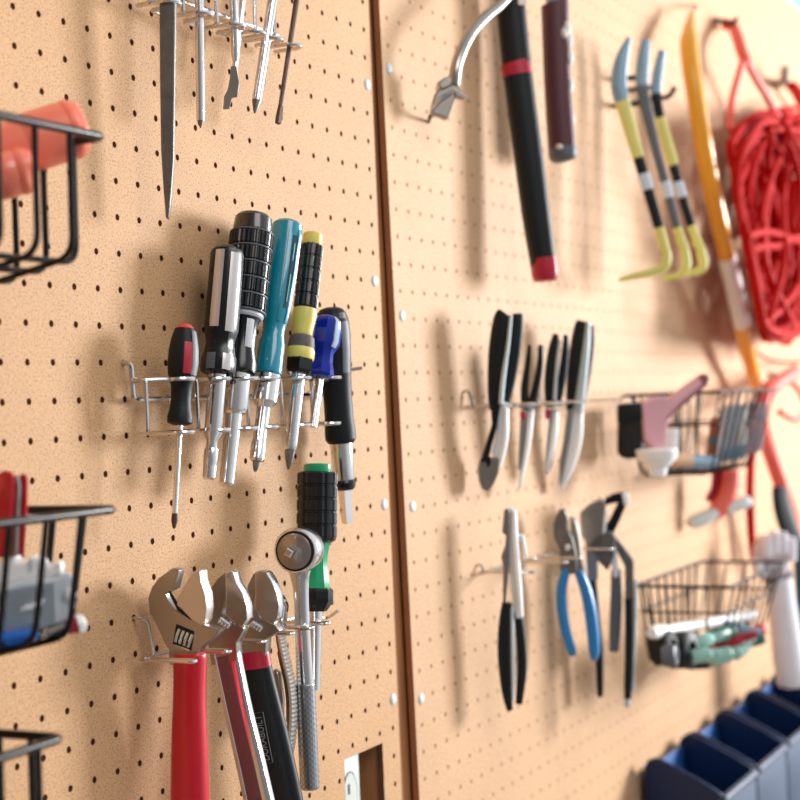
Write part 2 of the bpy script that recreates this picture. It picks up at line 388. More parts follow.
# --- contents of the middle left basket
pl = Plane(12, 520, 3.2, 0)
t = thing('folding_knife', 'red folding tool with a silver core standing in the middle wire basket', 'tool', pl.p(12, 560))
obj('side_plate', MB().flat([(-12, 480), (0, 474), (10, 470), (17, 472), (19, 480), (15, 546), (12, 556), (-14, 560)], pl, .1, .14), red_grip, t, bevel=.05)
obj('side_plate', MB().flat([(12, 480), (18, 474), (23, 474), (25, 480), (24, 512), (20, 556), (8, 556)], pl, .08, -.1), red_grip, t, bevel=.05)
obj('core', MB().flat([(2, 482), (14, 475), (20, 476), (21.5, 486), (18, 556), (0, 558)], pl, .16, .01), satin, t, bevel=.04)
obj('rivet', MB().lathe(pl.p(1, 484, .16), pl.p(1, 484, .5), [(0, .26), (.05, .26), (.06, .2), (.062, .01)], 20), coral, t)
pl = Plane(35, 600, 3.6, 50)
t = thing('tape_measure', 'grey tape measure with a ribbed side and a white button in the middle wire basket', 'tape measure', pl.p(35, 628))
obj('case', MB().flat([(-14, 592), (0, 585), (20, 578), (45, 577), (58, 575), (66, 571), (71, 576), (73, 590), (72, 606), (66, 618), (56, 622), (40, 626), (10, 630), (-14, 632)], pl, 1.1, -.1), grey_pl, t, bevel=.12, seg=3)
rib = MB()
for k in range(22):
    x = -10 + k * 2.75
    rib.flat([(x, 590 - k * .45), (x + 1.5, 590 - k * .45), (x + 3.2, 625 - k * .25), (x + 1.7, 625 - k * .25)], pl, .06, .5)
obj('ribbed_panel', rib, mat('mid_grey_rubber', (166, 178, 184), .5, 0, .1, 80), t)
lt = MB()
for (a, b) in (((17, 609), (19, 604)), ((21, 608), (22, 602)), ((22, 602), (25, 607)), ((25, 607), (26, 601)), ((28, 606), (29, 600)), ((29, 603), (32, 600)), ((29, 603), (33, 605)), ((33, 599), (39, 597)), ((39, 597), (36, 603))):
    lt.tube([pl.p(*a, .55), pl.p(*b, .55)], .025, 6)
obj('pale_emblem', lt, white_pl, t)
obj('button', MB().lathe(pl.p(66, 592, .44), pl.p(66, 592, .7), [(0, .14), (.1, .14), (.12, .1), (.125, .01)], 20), white_pl, t)
obj('screw', MB().lathe(pl.p(32, 619, .44), pl.p(32, 619, .7), [(0, .07), (.12, .07), (.13, .01)], 12), white_pl, t)
pl2 = Plane(30, 566, 3.3, 30)
t = thing('plastic_clip', 'white plastic clip lying on the grey tape measure', 'clip', pl2.p(30, 578))
obj('body', MB().flat([(-10, 566), (4, 560), (8, 553), (18, 554), (19, 560), (30, 562), (31, 556), (45, 557), (46, 564), (56, 566), (58, 560), (64, 562), (64, 571), (54, 576), (20, 580), (-10, 586)], pl2, .7), white_pl, t, bevel=.07)
obj('band', MB().flat([(30, 561), (35, 555), (36, 566), (32, 572)], pl2, .74), grey_pl, t, bevel=.02)
pl3 = Plane(15, 640, 3.7, 38)
t = thing('blue_case', 'shiny blue plastic case under the grey tape measure', 'case', pl3.p(15, 646))
obj('body', MB().flat([(-14, 632), (10, 631), (38, 627), (40, 634), (36, 638), (10, 645), (-14, 648)], pl3, 1.0), blue_tape, t, bevel=.1, seg=3)
obj('lid', MB().flat([(-14, 636), (14, 634), (39, 630), (39, 632), (14, 637), (-14, 640)], pl3, 1.08), blue_tape, t, bevel=.04)
t = thing('marker_pen', 'red and white marker poking out of the middle wire basket', 'marker', at(62, 626, 3.4))
A = at(46, 633, 4.0); B = at(86, 622, 4.6); L = (B - A).length
obj('barrel', MB().lathe(A, B, [(0, .01), (.01, .13), (L * .55, .14), (L * .56, .01)], 16), satin, t)
obj('red_band', MB().lathe(A, B, [(L * .5, .15), (L * .82, .2), (L * .83, .01)], 16), crimson, t)
obj('white_cap', MB().lathe(A, B, [(L * .76, .2), (L * .8, .24), (L * .95, .2), (L, .08), (L, .01)], 6), white_pl, t, ang=20)

# ------------------------------------------------------------------ screwdriver racks
def rack(label, st, z_up, z_lo, d0, dc, hookpts, rr, rl, tail=None, group='screwdriver racks', w=.066, lead=0):
    """a bent-wire rack: st = (x, d) of each ring along the wall"""
    t = thing('screwdriver_rack', label, 'rack', (st[0][0], 0, z_lo), group)
    def serp(z, r):
        pts = []
        for i, (x, d) in enumerate(st):
            pts += [(x - r, -d0, z), (x - r, -d, z)]
            for k in range(1, 8): a = PI - PI * k / 8; pts.append((x + r * math.cos(a), -d - r * math.sin(a), z))
            pts += [(x + r, -d, z), (x + r, -d0, z)]
        return pts
    up = serp(z_up, rr)
    if lead: up = [(st[0][0] - rr - lead, -d0 - .1, z_up), (st[0][0] - rr - lead + .1, -d0 - .12, z_up)] + up[1:]
    if tail: up = up + tail
    obj('upper_wire', MB().tube(rounded(up, .08, 3), w, 8), wire_m, t)
    obj('lower_wire', MB().tube(rounded(serp(z_lo, rl), .08, 3), w, 8), wire_m, t)
    for i, (x, d) in enumerate(st):
        if i == 0 and lead: x = x - lead + .1
        obj('strut', MB().tube(rounded([(x - rr - .05, -d0 - .1, z_up), (x - rr - .08, -d0 - .55, z_up + .02), (x - rl - .08, -d0 - .5, z_lo), (x - rl, -d0 - .1, z_lo)], .15), w * .95, 8), wire_m, t)
    obj('back_rail', MB().tube(rounded(hookpts, .18), w * 1.15, 8), wire_m, t)
    return t
D = 1.25
tops = [(179, 376), (215, 377), (243, 377.5), (264, 378), (297, 376.5), (327, 376)]
st = [(at(x, y, D).x, D) for x, y in tops]
zu = at(215, 378.5, D + .3).z; zl = at(215, 430.5, D + .3).z
h0 = at(122.3, 363.1, 0)
zr = at(150, 399, .35).z
xe = st[-1][0] + 1.6
rack('bright wire rack holding seven screwdrivers on the left pegboard', st, zu, zl, .4, D,
     [(h0.x, .3, h0.z), (h0.x, -.3, h0.z), (h0.x + .02, -.32, zr), (h0.x + 1, -.35, zr), (xe, -.35, zr), (xe, .3, zr)], .42, .34,
     tail=[at(346, 370, 1.05), at(362, 368, 1.5)], lead=.75)

def driver(name, label, top, bot, d, parts, cat='screwdriver', group=None, d2=None):
    """parts: (part name, material, [(px along, half width px)], sides, modifier, angle span)"""
    A = at(*top, d); B = at(*bot, d if d2 is None else d2)
    k = (B - A).length / math.hypot(top[0] - bot[0], top[1] - bot[1])
    t = thing(name, label, cat, A, group)
    for p in parts:
        nm, m, prof = p[0], p[1], p[2]; n = p[3] if len(p) > 3 and p[3] else 24; rad = p[4] if len(p) > 4 else None; ang = p[5] if len(p) > 5 else None; parent = t
        pr = [(a * k, max(h * k, .004)) for a, h in prof]
        if not ang:
            if pr[0][1] > .01: pr = [(pr[0][0], .004)] + pr
            if pr[-1][1] > .01: pr = pr + [(pr[-1][0], .004)]
        obj(nm, MB().lathe(A, B, pr, n, rad, ang=[math.radians(x) for x in ang] if ang else None), m, t, ang=30)
    return t
def ribbed(sect, depth=.9, duty=.6):
    return lambda i, j: 1.0 if (i % sect) < sect * duty else depth
GS = 'screwdrivers in the middle rack'
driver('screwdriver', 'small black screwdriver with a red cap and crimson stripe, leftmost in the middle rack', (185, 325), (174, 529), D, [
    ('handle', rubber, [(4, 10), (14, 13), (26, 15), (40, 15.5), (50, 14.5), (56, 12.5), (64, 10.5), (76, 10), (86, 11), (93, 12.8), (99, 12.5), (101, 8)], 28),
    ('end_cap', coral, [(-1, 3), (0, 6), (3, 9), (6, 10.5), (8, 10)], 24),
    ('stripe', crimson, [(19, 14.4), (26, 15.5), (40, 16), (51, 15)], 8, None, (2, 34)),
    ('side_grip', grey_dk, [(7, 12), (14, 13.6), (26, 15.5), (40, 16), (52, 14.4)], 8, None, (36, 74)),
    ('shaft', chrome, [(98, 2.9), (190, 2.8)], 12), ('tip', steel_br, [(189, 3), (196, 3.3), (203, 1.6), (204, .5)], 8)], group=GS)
hexf = lambda i, j: 1.0
driver('nut_driver', 'black faceted nut driver with silver flats along its handle, in the middle rack', (228, 246), (209, 479), D, [
    ('handle', gloss, [(0, 8), (1.5, 12), (5, 15.6), (9, 16.6), (86, 17), (94, 15), (100, 14), (107, 15), (115, 17.2), (124, 17.5), (129, 16.5), (131, 12)], 12, lambda i, j: 1.0 if i % 2 else .97),
    ('silver_flat', mat('brushed_flat', (204, 200, 200), .3, .6, .06, 120), [(8, 17.1), (80, 17.8), (86, 17.3)], 6, None, (-42, -10)),
    ('silver_flat', MATS['brushed_flat'], [(10, 17.2), (84, 17.9), (90, 17.3)], 6, None, (12, 44)),
    ('silver_flat', MATS['brushed_flat'], [(112, 17.2), (118, 18), (128, 17.7)], 6, None, (12, 42)),
    ('dull_flat', grey_dk, [(112, 17.2), (118, 18), (128, 17.7)], 6, None, (-42, -12)),
    ('shaft', chrome, [(130, 9), (190, 8.6), (196, 5.5), (206, 5.5)], 20),
    ('socket', chrome, [(204, 6.4), (206, 7), (218, 7), (220, 6.4), (222, 6.6), (233, 6.4), (234, 5)], 20)], 'nut driver', group=GS)
def blkrib(i, j): return 1.0 if i % 4 < 2 else .95
ribp = []
for k in range(5):
    z = 21 + k * 16.2; ribp += [(z, 21), (z + .8, 22), (z + 13, 22), (z + 13.8, 21), (z + 15.6, 21)]
driver('ratchet_driver', 'large black ratcheting screwdriver with a square-ribbed grip, tallest in the middle rack', (254, 215), (226, 487), 1.1, [
    ('end_cap', mat('smoked_cap', (44, 38, 34), .25, .1, .2, 60, coat=.6), [(0, 12), (1, 16), (4, 18.5), (14, 19.5), (19, 19.5), (20, 17)], 14),
    ('grip', gloss, [(18, 20)] + ribp + [(102, 19)], 112, blkrib),
    ('neck', gloss, [(100, 19), (106, 17), (112, 15), (130, 14.5), (140, 15), (152, 18), (160, 18), (163, 15)], 18),
    ('chrome_clip', chrome, [(108, 15.6), (116, 15.6), (134, 15.6), (138, 15.2)], 6, None, (14, 44)),
    *[('grip_line', grey_dk, [(20 + k * 16.2 - .6, 21), (20 + k * 16.2, 21.9), (20 + k * 16.2 + .8, 21.9), (20 + k * 16.2 + 1.4, 21)], 40) for k in range(6)],
    ('grip_ring', grey_pl, [(100, 18), (102, 19.5), (105, 19.5), (107, 18)], 30),
    ('shaft', chrome, [(160, 13.2), (196, 13), (201, 11), (203, 8.3), (270, 7.6), (272, 6.4)], 22)], group=GS)
driver('screwdriver', 'glossy teal screwdriver with long slots in its handle, in the middle rack', (288, 222), (255, 473), D, [
    ('handle', teal, [(0, 8), (1, 12), (4, 15), (12, 15.6), (60, 15), (84, 14.4), (98, 12.8), (108, 11.2), (114, 10.6), (118, 11), (128, 13), (140, 13), (152, 13.4), (156, 13), (159, 10)], 30),
    ('slot', teal_dk, [(18, 15.9), (24, 16.2), (60, 15.6), (92, 14)], 6, None, (26, 42)),
    ('slit', mint, [(26, 16.3), (28, 16.6), (42, 16.5), (44, 16.2)], 4, None, (33, 36.5)),
    ('slit', mint, [(58, 15.9), (60, 16.2), (84, 15.2), (86, 14.8)], 4, None, (33, 36.5)),
    ('rib', teal, [(10, 15.6), (18, 17), (60, 16.4), (98, 14), (106, 12.6)], 6, None, (8, 22)),
    ('rib', teal, [(10, 15.6), (18, 17), (60, 16.4), (98, 14), (106, 12.6)], 6, None, (46, 64)),
    ('shaft', chrome, [(158, 12.6), (184, 12.4), (187, 9), (190, 6.6), (222, 6.4), (224, 7.2), (240, 7.2), (242, 5)], 20),
    ('bit', steel_dk, [(240, 3.4), (246, 3.2), (251, 1.6), (252, .5)], 8)], group=GS)
ribp = []
for k in range(5):
    z = 13 + k * 13; ribp += [(z, 10.6), (z + .8, 11.6), (z + 10.6, 11.6), (z + 11.4, 10.6), (z + 12.5, 10.6)]
driver('screwdriver', 'yellow and black screwdriver with a ribbed black grip and worn band, in the middle rack', (313, 234), (288, 471), D, [
    ('end_cap', yellow, [(0, 8.6), (1, 9.6), (12, 10), (14, 9)], 24),
    ('grip', gloss, [(12, 10.4)] + ribp + [(79, 10)], 48, lambda i, j: 1.0 if i % 4 < 3 else .92),
    ('collar', yellow, [(78, 11.6), (84, 12), (92, 10.8), (100, 9.8), (105, 9.6), (106, 9)], 24),
    ('worn_band', worn, [(105, 10.2), (107, 12), (115, 13), (119, 12.6)], 20),
    ('lower_band', yellow, [(118, 13.2), (120, 13.8), (127, 13.8), (129, 13)], 24),
    ('ferrule', gloss, [(128, 13.2), (130, 14), (140, 13.6), (143, 11)], 6),
    ('shaft', chrome, [(142, 7), (212, 6.4), (216, 6), (218, 5)], 18), ('bit', steel_dk, [(214, 5.4), (226, 4.2), (236, 1.4), (237, .5)], 8)], group=GS)
driver('screwdriver', 'stubby screwdriver with a clear blue rounded handle, in the middle rack', (328, 316), (313, 428), D, [
    ('handle', blue_core, [(0, 4), (2, 9.5), (5, 13), (10, 14.8), (28, 14.8), (34, 12), (38, 10), (48, 10.4), (55, 12.6), (60, 13), (63, 11)], 8),
    ('clear_ridge', mat('clear_acetate', (176, 196, 226), .08, 0, .04, 60, coat=1), [(3, 11), (8, 15), (28, 15.6), (34, 13)], 5, None, (34, 58)),
    ('clear_ridge', MATS['clear_acetate'], [(3, 11), (8, 15), (28, 15.6), (34, 13)], 5, None, (-84, -58)),
    ('shaft', chrome, [(62, 4), (112, 3.6)], 12)], group=GS)
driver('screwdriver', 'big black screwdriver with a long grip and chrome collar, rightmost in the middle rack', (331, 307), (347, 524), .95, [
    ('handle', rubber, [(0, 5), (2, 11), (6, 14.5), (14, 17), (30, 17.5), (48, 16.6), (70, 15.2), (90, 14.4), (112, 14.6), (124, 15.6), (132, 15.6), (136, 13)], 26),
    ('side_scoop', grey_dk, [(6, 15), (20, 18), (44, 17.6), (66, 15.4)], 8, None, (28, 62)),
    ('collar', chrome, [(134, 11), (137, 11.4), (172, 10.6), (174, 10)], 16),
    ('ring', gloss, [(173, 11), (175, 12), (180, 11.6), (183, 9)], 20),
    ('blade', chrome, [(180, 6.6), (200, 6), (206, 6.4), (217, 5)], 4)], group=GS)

# ------------------------------------------------------------------ upper rack, only its lower part is seen
D2 = 1.2
tp = [(168, -2), (200, 8), (232, 21), (263, 36), (292, 50)]
st2 = [(at(168, 2, D2).x, D2), (at(200, 8, D2).x, D2), (at(233, 21, D2).x, D2), (at(249, 28, D2).x + .25, D2), (at(268, 38, D2).x + .2, D2), (at(289, 50, D2).x + .1, D2)]
zlo = at(233, 22, D2 + .3).z
rack('bright wire rack at the top of the left pegboard, holding a file and screwdrivers', st2, zlo + 1.75, zlo, .4, D2,
     [(st2[0][0] - 1.2, .3, zlo + 2.4), (st2[0][0] - 1.2, -.3, zlo + 2.4), (st2[0][0] - 1.2, -.35, zlo + .6), (st2[-1][0] + .8, -.35, zlo + .6), (st2[-1][0] + .8, .3, zlo + .6)], .4, .34)
GU = 'tools hanging in the upper rack'
handle_up = lambda m, L, w: [('handle', m, [(0, w * .7), (3, w), (L * .5, w * 1.1), (L * .8, w * .8), (L, w)], 16)]
pl = Plane(168, 100, D2, 25)
t = thing('metal_file', 'long dark steel file tapering to a point, leftmost in the upper rack', 'file', pl.p(168, 0), GU)
obj('blade', MB().flat([(159.5, -60), (177, -60), (176, 40), (175, 120), (174.5, 160), (172, 195), (169.5, 219), (166.5, 219), (164, 190), (161.5, 150), (160.5, 80)], pl, .24), steel_dk, t, bevel=.06)
obj('handle', MB().lathe(pl.p(168, -150), pl.p(168, -58), [(0, .1), (.1, .4), (1.2, .5), (2.2, .35), (2.5, .4), (2.51, .01)], 18), rubber, t)
driver('screwdriver', 'chrome shafted cross-tip screwdriver second from the left in the upper rack', (198, -110), (200.5, 128), D2, handle_up(rubber, 60, 12) + [
    ('shaft', chrome, [(58, 4.6), (228, 4.3), (231, 4)], 14), ('tip', steel_dk, [(226, 4.2), (234, 2.6), (238, .6)], 8)], group=GU)
pl = Plane(236, 60, D2, 30)
t = thing('screwdriver', 'flat screwdriver with a chipped broad blade, third in the upper rack', 'screwdriver', pl.p(232, 0), GU)
obj('shaft', MB().lathe(pl.p(231, -60), pl.p(236, 74), [(0, .01), (.01, .125), (3.4, .125), (3.6, .09), (3.61, .01)], 14), chrome, t)
obj('blade', MB().flat([(231, 66), (237, 66), (239.5, 82), (237.6, 97), (232, 98), (229.5, 109), (223, 109.5), (224, 97), (227.5, 90), (229.5, 80)], pl, .09), grey_pl if False else satin, t, bevel=.02)
obj('handle', MB().lathe(pl.p(229, -130), pl.p(231, -58), [(0, .1), (.05, .35), (1, .4), (1.7, .3), (2, .36), (2.01, .01)], 16), rubber, t)
driver('screwdriver', 'thin chrome screwdriver crossing behind the chipped blade in the upper rack', (256, -110), (234, 76), D2 - .25, handle_up(rubber, 50, 9) + [
    ('shaft', chrome, [(48, 3.2), (186, 2.6)], 12)], group=GU)
driver('screwdriver', 'stout chrome cross-tip screwdriver second from the right in the upper rack', (290, -110), (254.5, 114), D2, handle_up(rubber, 56, 11) + [
    ('shaft', chrome, [(54, 4.8), (212, 4.2), (214, 4)], 14), ('tip', steel_dk, [(208, 4.3), (214, 4), (224, 1.6), (226, .6)], 8)], group=GU)
driver('screwdriver', 'thin browned steel screwdriver rightmost in the upper rack', (312, -100), (278, 124), D2, handle_up(rubber, 50, 9) + [
    ('shaft', steel_br, [(48, 3), (200, 2.4), (210, 2.2)], 10), ('tip', steel_br, [(208, 2.2), (218, 3), (226, 2.8)], 4)], group=GU)

# ------------------------------------------------------------------ lower rack with wrenches
zf = at(170, 656, .9).z
tools_x = [at(190, 640, 1.5).x, at(228, 640, 1.5).x, at(262, 640, 1.5).x, at(281, 640, 1.3).x, at(301, 620, 1.5).x, at(319, 615, 1.5).x]
def finger_rack(label, name, z, xs, d0, d1, hook, tail, w, group=None):
    t = thing(name, label, 'rack', (xs[0], 0, z), group)
    pts = list(hook)
    for i, x in enumerate(xs):
        pts += [(x - .13, -d0, z), (x - .13, -d1, z), (x + .13, -d1, z), (x + .13, -d0, z)]
    obj('finger_wire', MB().tube(rounded(pts + list(tail), .12, 4), w, 8), wire_m, t)
    return t
h0 = at(133, 618, 0)
mids = [tools_x[0] - .75] + [(a + b) / 2 for a, b in zip(tools_x[:-1], tools_x[1:])]
finger_rack('bright wire rack holding wrenches at the bottom of the left pegboard', 'wrench_rack', zf, mids, .4, 2.15,
            [(h0.x, .3, h0.z), (h0.x, -.2, h0.z), (h0.x + .12, -.4, h0.z - .1), (h0.x + .3, -.42, zf)], [(tools_x[-1] + .35, -.4, zf), at(328, 618, 1.2), at(338.5, 610, 1.7)], .05)
GW = 'adjustable wrenches in the lower rack'
c6 = lambda L: [(125 + x / 6.154, 550 + y / 6.154) for x, y in L]
pl = Plane(190, 620, 1.5, 8)
t = thing('adjustable_wrench', 'adjustable wrench with a bright red dipped grip, leftmost in the lower rack', 'wrench', pl.p(188, 655), GW)
obj('body', MB().flat(c6([(310, 108), (350, 122), (322, 235), (270, 265), (285, 300), (335, 365), (430, 420), (500, 452), (605, 487), (560, 540), (490, 590), (455, 640), (450, 700), (295, 700), (290, 610), (262, 560), (215, 460), (172, 375), (163, 290), (185, 225), (225, 170)]), pl, .42), satin, t, bevel=.025, ang=30)
j = obj('jaw', MB().flat(c6([(440, 135), (455, 122), (487, 124), (492, 185), (520, 265), (528, 350), (518, 430), (500, 458), (440, 425), (380, 362), (345, 330), (350, 295), (378, 235), (415, 170)]), pl, .48, .03), mat('bright_satin_steel', (214, 204, 196), .3, .9, .06, 90), t, bevel=.025, ang=30)
obj('jaw_gap_shade', MB().flat(c6([(290, 252), (302, 246), (345, 318), (362, 352), (432, 408), (426, 424), (345, 362)]), pl, .03, .215), dark, t)  # dark plate painting the shade between jaw and body
wn = obj('worm_window_shade', MB().flat(c6([(338, 448), (448, 494), (430, 612), (316, 570)]), pl, .04, .205), dark, t)  # dark plate painting the shade inside the worm opening
wm = MB()
for k in range(4):
    cx = 345 + k * 26; cy = 492 + k * 11
    wm.tube([pl.p(*c6([(cx + 12, cy - 10)])[0], .2), pl.p(*c6([(cx + 4, cy + 24)])[0], .27), pl.p(*c6([(cx - 12, cy + 62)])[0], .2)], .055, 8)
obj('worm_screw', wm, chrome, t)
obj('stamped_line', MB().flat(c6([(335, 572), (420, 606), (418, 612), (332, 578)]), pl, .03, .21), chrome, t)
obj('grip', MB().grip([(190, 653, 14), (190, 657, 15.5), (190, 670, 15), (189.5, 700, 15), (189.5, 740, 16.5), (190, 800, 18), (190, 850, 18.5), (190, 868, 14)], pl, .75), red_grip, t)
pl = Plane(230, 620, 1.5, 8)
t = thing('adjustable_wrench', 'bare chrome adjustable wrench with a ridged handle, between the red and black gripped ones', 'wrench', pl.p(226, 650), GW)
obj('body', MB().flat([(229, 571), (231, 577), (229, 600), (225, 612), (232, 620), (247, 628), (244, 634), (239, 642), (240, 660), (214, 664), (212, 650), (210, 636), (211, 618), (210.5, 600), (213, 588), (220, 578)], pl, .4), satin, t, bevel=.025, ang=25)
obj('jaw', MB().flat([(229, 573), (234, 569), (237, 572), (240, 582), (246, 592), (250.5, 606), (251, 618), (246, 626), (238, 622), (229, 612), (230, 600)], pl, .44, .04), chrome, t, bevel=.025, ang=25)
obj('worm_screw', MB().lathe(pl.p(222, 618, .16), pl.p(236, 628, .16), [(0, .1), (.05, .16), (.1, .12), (.15, .16), (.2, .12), (.25, .16), (.3, .12), (.35, .16), (.4, .1)], 14), chrome, t)
hl = [(226, 652, 13.5), (232, 680, 13), (239.5, 715, 13), (249, 755, 13.5), (259, 800, 14), (270, 850, 15)]
obj('handle', MB().grip(hl, pl, .36, pw=5), chrome, t)
obj('ridge', MB().grip([(x - h * .62, y + 1, 1.1) for x, y, h in hl], pl, .1, off=.19), chrome, t)
obj('recess', MB().grip([(x - .5, y + 3, h * .5) for x, y, h in hl[:]], pl, .06, pw=5, off=.175), mat('steel_painted_reflection', (124, 92, 92), .5, .5, .1, 80, .15, 500), t)  # neighbouring red grip's reflection painted into the steel colour
pl = Plane(266, 620, 1.5, 8)
t = thing('adjustable_wrench', 'adjustable wrench with a black grip, red band and embossed lettering, in the lower rack', 'wrench', pl.p(258, 640), GW)
obj('body', MB().flat([(256, 573), (261, 570), (263, 585), (258, 600), (256, 608), (262, 618), (276, 622), (282, 630), (276, 634), (269, 638), (268, 655), (243, 655), (245, 640), (252, 625), (251, 612), (249.5, 598), (250, 585)], pl, .4), satin, t, bevel=.025, ang=25)
obj('jaw', MB().flat([(258, 573), (264, 569), (270, 572), (275, 580), (280, 592), (282.5, 606), (281, 617), (276, 624), (266, 618), (257, 608), (259, 592)], pl, .44, .04), chrome, t, bevel=.025, ang=25)
obj('worm_screw', MB().lathe(pl.p(254, 622, .16), pl.p(270, 632, .16), [(0, .1), (.05, .16), (.1, .12), (.15, .16), (.2, .12), (.25, .16), (.3, .12), (.35, .16), (.4, .1)], 14), chrome, t)
obj('red_band', MB().grip([(255, 651, 13), (255.5, 656, 13.6), (257, 668, 14)], pl, .55), crimson, t)
g = obj('grip', MB().grip([(257, 666, 13.6), (260, 685, 15), (266, 715, 16.5), (274, 752, 17.5), (284, 800, 18), (294, 850, 18), (298, 866, 13)], pl, .62), rubber, t)
# lettering along the grip, reading upwards
cu = bpy.data.curves.new('letters', 'FONT'); cu.body = 'DURABUILT'; cu.extrude = .004; cu.align_x = 'CENTER'; cu.align_y = 'CENTER'; cu.size = 1
to = bpy.data.objects.new('letters', cu); COL.objects.link(to)
bpy.context.view_layer.update(); dg = bpy.context.evaluated_depsgraph_get(); tm = to.evaluated_get(dg).to_mesh()
tv = [v.co.copy() for v in tm.vertices]; tf = [tuple(p.vertices) for p in tm.polygons]
bpy.data.objects.remove(to)
w_ = max(v.x for v in tv) - min(v.x for v in tv); h_ = max(v.y for v in tv) - min(v.y for v in tv)
a = pl.p(271.5, 758, .345); b = pl.p(262.5, 713.5, .325); U = (b - a).normalized(); Ln = (b - a).length; V = pl.n.cross(U) * -1
if V.dot(pl.u) > 0: V = -V
mb = MB(); mb.add([(a + b) / 2 + U * (v.x / w_ * Ln) + V * (v.y / h_ * .23) + pl.n * v.z for v in tv], tf)
obj('lettering', mb, letter_m, g)
fr = MB(); hw = .17; e = .08
c4 = [a - U * e + V * hw, b + U * e + V * hw, b + U * e - V * hw, a - U * e - V * hw]
fr.tube([p - pl.n * .015 for p in c4], .014, 6, loop=True); obj('lettering_frame', fr, letter_m, g)
pl = Plane(284, 650, 1.2, 8)
t = thing('ridged_lever', 'curved steel tool with a ridged edge hanging behind the black gripped wrench', 'tool', pl.p(280, 640))
ed = smooth([(284, 600), (283, 625), (284, 640), (288, 660), (292.5, 680), (295, 700), (295, 722), (293, 744), (290.5, 757)], 10)
outer = [(x + (.9 if i % 2 else 0), y) for i, (x, y) in enumerate(ed)]
inner = [(x - 6 - (1.2 if 650 < y < 720 else 0) + max(0, (y - 730) * .16), y) for x, y in ed][::-1]
obj('blade', MB().flat(outer + inner, pl, .3), satin, t)
obj('ridged_edge', MB().grip([(x - 2 + (.5 if i % 2 else 0), y, 2.6 + (.6 if i % 2 else 0)) for i, (x, y) in enumerate(ed)], pl, .42, sub=1), mat('painted_lit_steel', (226, 222, 216), .4, .2, .06, 90), t)  # real ridges, but the light on this edge is put into the colour
obj('backing', MB().flat([(276, 668), (281, 672), (284, 700), (283, 725), (276, 720), (272, 690)], pl, .3, .05), satin, t, bevel=.04)
obj('head', MB().flat([(272, 598), (282, 594), (287, 606), (284, 632), (276, 634)], pl, .4), chrome, t, bevel=.06)
# ratchet
pl = Plane(300, 600, 1.6, 10)
t = thing('socket_wrench', 'chrome socket ratchet with a knurled handle and round head, in the lower rack', 'ratchet', pl.p(302, 620))
c = pl.p(299, 550); r = 23.5 / pl.k
pp = lambda off, f=1: (c + pl.n * off, f)
obj('head', MB().lathe(c - pl.n * .45, c + pl.n, [(0, .01), (0, r * .8), (.08, r * .95), (.2, r), (.62, r), (.74, r * .97), (.8, r * .9), (.8, .01)], 40), chrome, t)
obj('dark_ring', MB().lathe(c + pl.n * .3, c + pl.n, [(0, r * .86), (.07, r * .86), (.09, r * .8), (.09, .01)], 40), dark, t)
obj('gear_plate', MB().lathe(c + pl.n * .3, c + pl.n, [(0, r * .76), (.12, r * .76), (.15, r * .7), (.16, .01)], 40), satin, t)
obj('square_drive', MB().lathe(c + pl.n * .44, c + pl.n, [(0, .26), (.05, .22), (.06, .17), (.42, .16), (.46, .12), (.46, .01)], 4), chrome, t, ang=20)
obj('shank', MB().grip([(299.5, 566, 13), (300, 576, 9.5), (301, 590, 7.6), (302, 615, 7.2), (303.5, 650, 7.6), (305, 685, 8.6)], pl, .52, pw=2.2), chrome, t)
A = pl.p(305.2, 683); B = pl.p(310, 789); L = (B - A).length; q = L / 106
nr = 36
pr = [(0, 5 * q), (.02, 9.6 * q)] + [(.05 + (L - .12) * k / nr, 10 * q) for k in range(nr + 1)] + [(L - .03, 9.4 * q), (L, 8.4 * q), (L, .01)]
kn = obj('knurled_grip', MB().lathe(A, B, pr, 22, lambda i, j: 1.0 if (i + j) % 2 else .92), knurl_m, t, ang=4)
kn.data.materials.append(mat('knurl_shade', (146, 150, 156), .4, 1))  # alternate facets darkened to paint the shading of the knurl
for q_, p in enumerate(kn.data.polygons):
    if (q_ // 22 + q_ % 22) % 2: p.material_index = 1
ribp = []
for k in range(5):
    z = 9 + k * 13.4; ribp += [(z, 19.6), (z + 1, 20.6), (z + 11, 20.6), (z + 12, 19.6), (z + 13, 19.6)]
driver('ratchet_driver', 'green and black ratcheting screwdriver with a stubby ribbed grip, behind the chrome ratchet', (317.5, 464), (314.5, 690), 1.5, [
    ('end_cap', green, [(0, 12), (1.2, 14), (8, 14.6), (10, 14)], 24),
    ('grip', gloss, [(8, 17)] + ribp + [(77, 19), (79, 16)], 48, lambda i, j: 1.0 if i % 4 < 3 else .94),
    ('neck', green, [(74, 15.5), (84, 13.5), (94, 12), (104, 12), (114, 13.6), (124, 15), (128, 14.5)], 10),
    ('ferrule', gloss, [(124, 14.5), (127, 17.5), (138, 17.5), (144, 14), (148, 11)], 8),
    ('shaft', chrome, [(146, 7), (170, 6.4), (226, 5.6)], 16)], group='ratcheting screwdrivers')
mb = MB(); P = at(337, 474, 1.2)
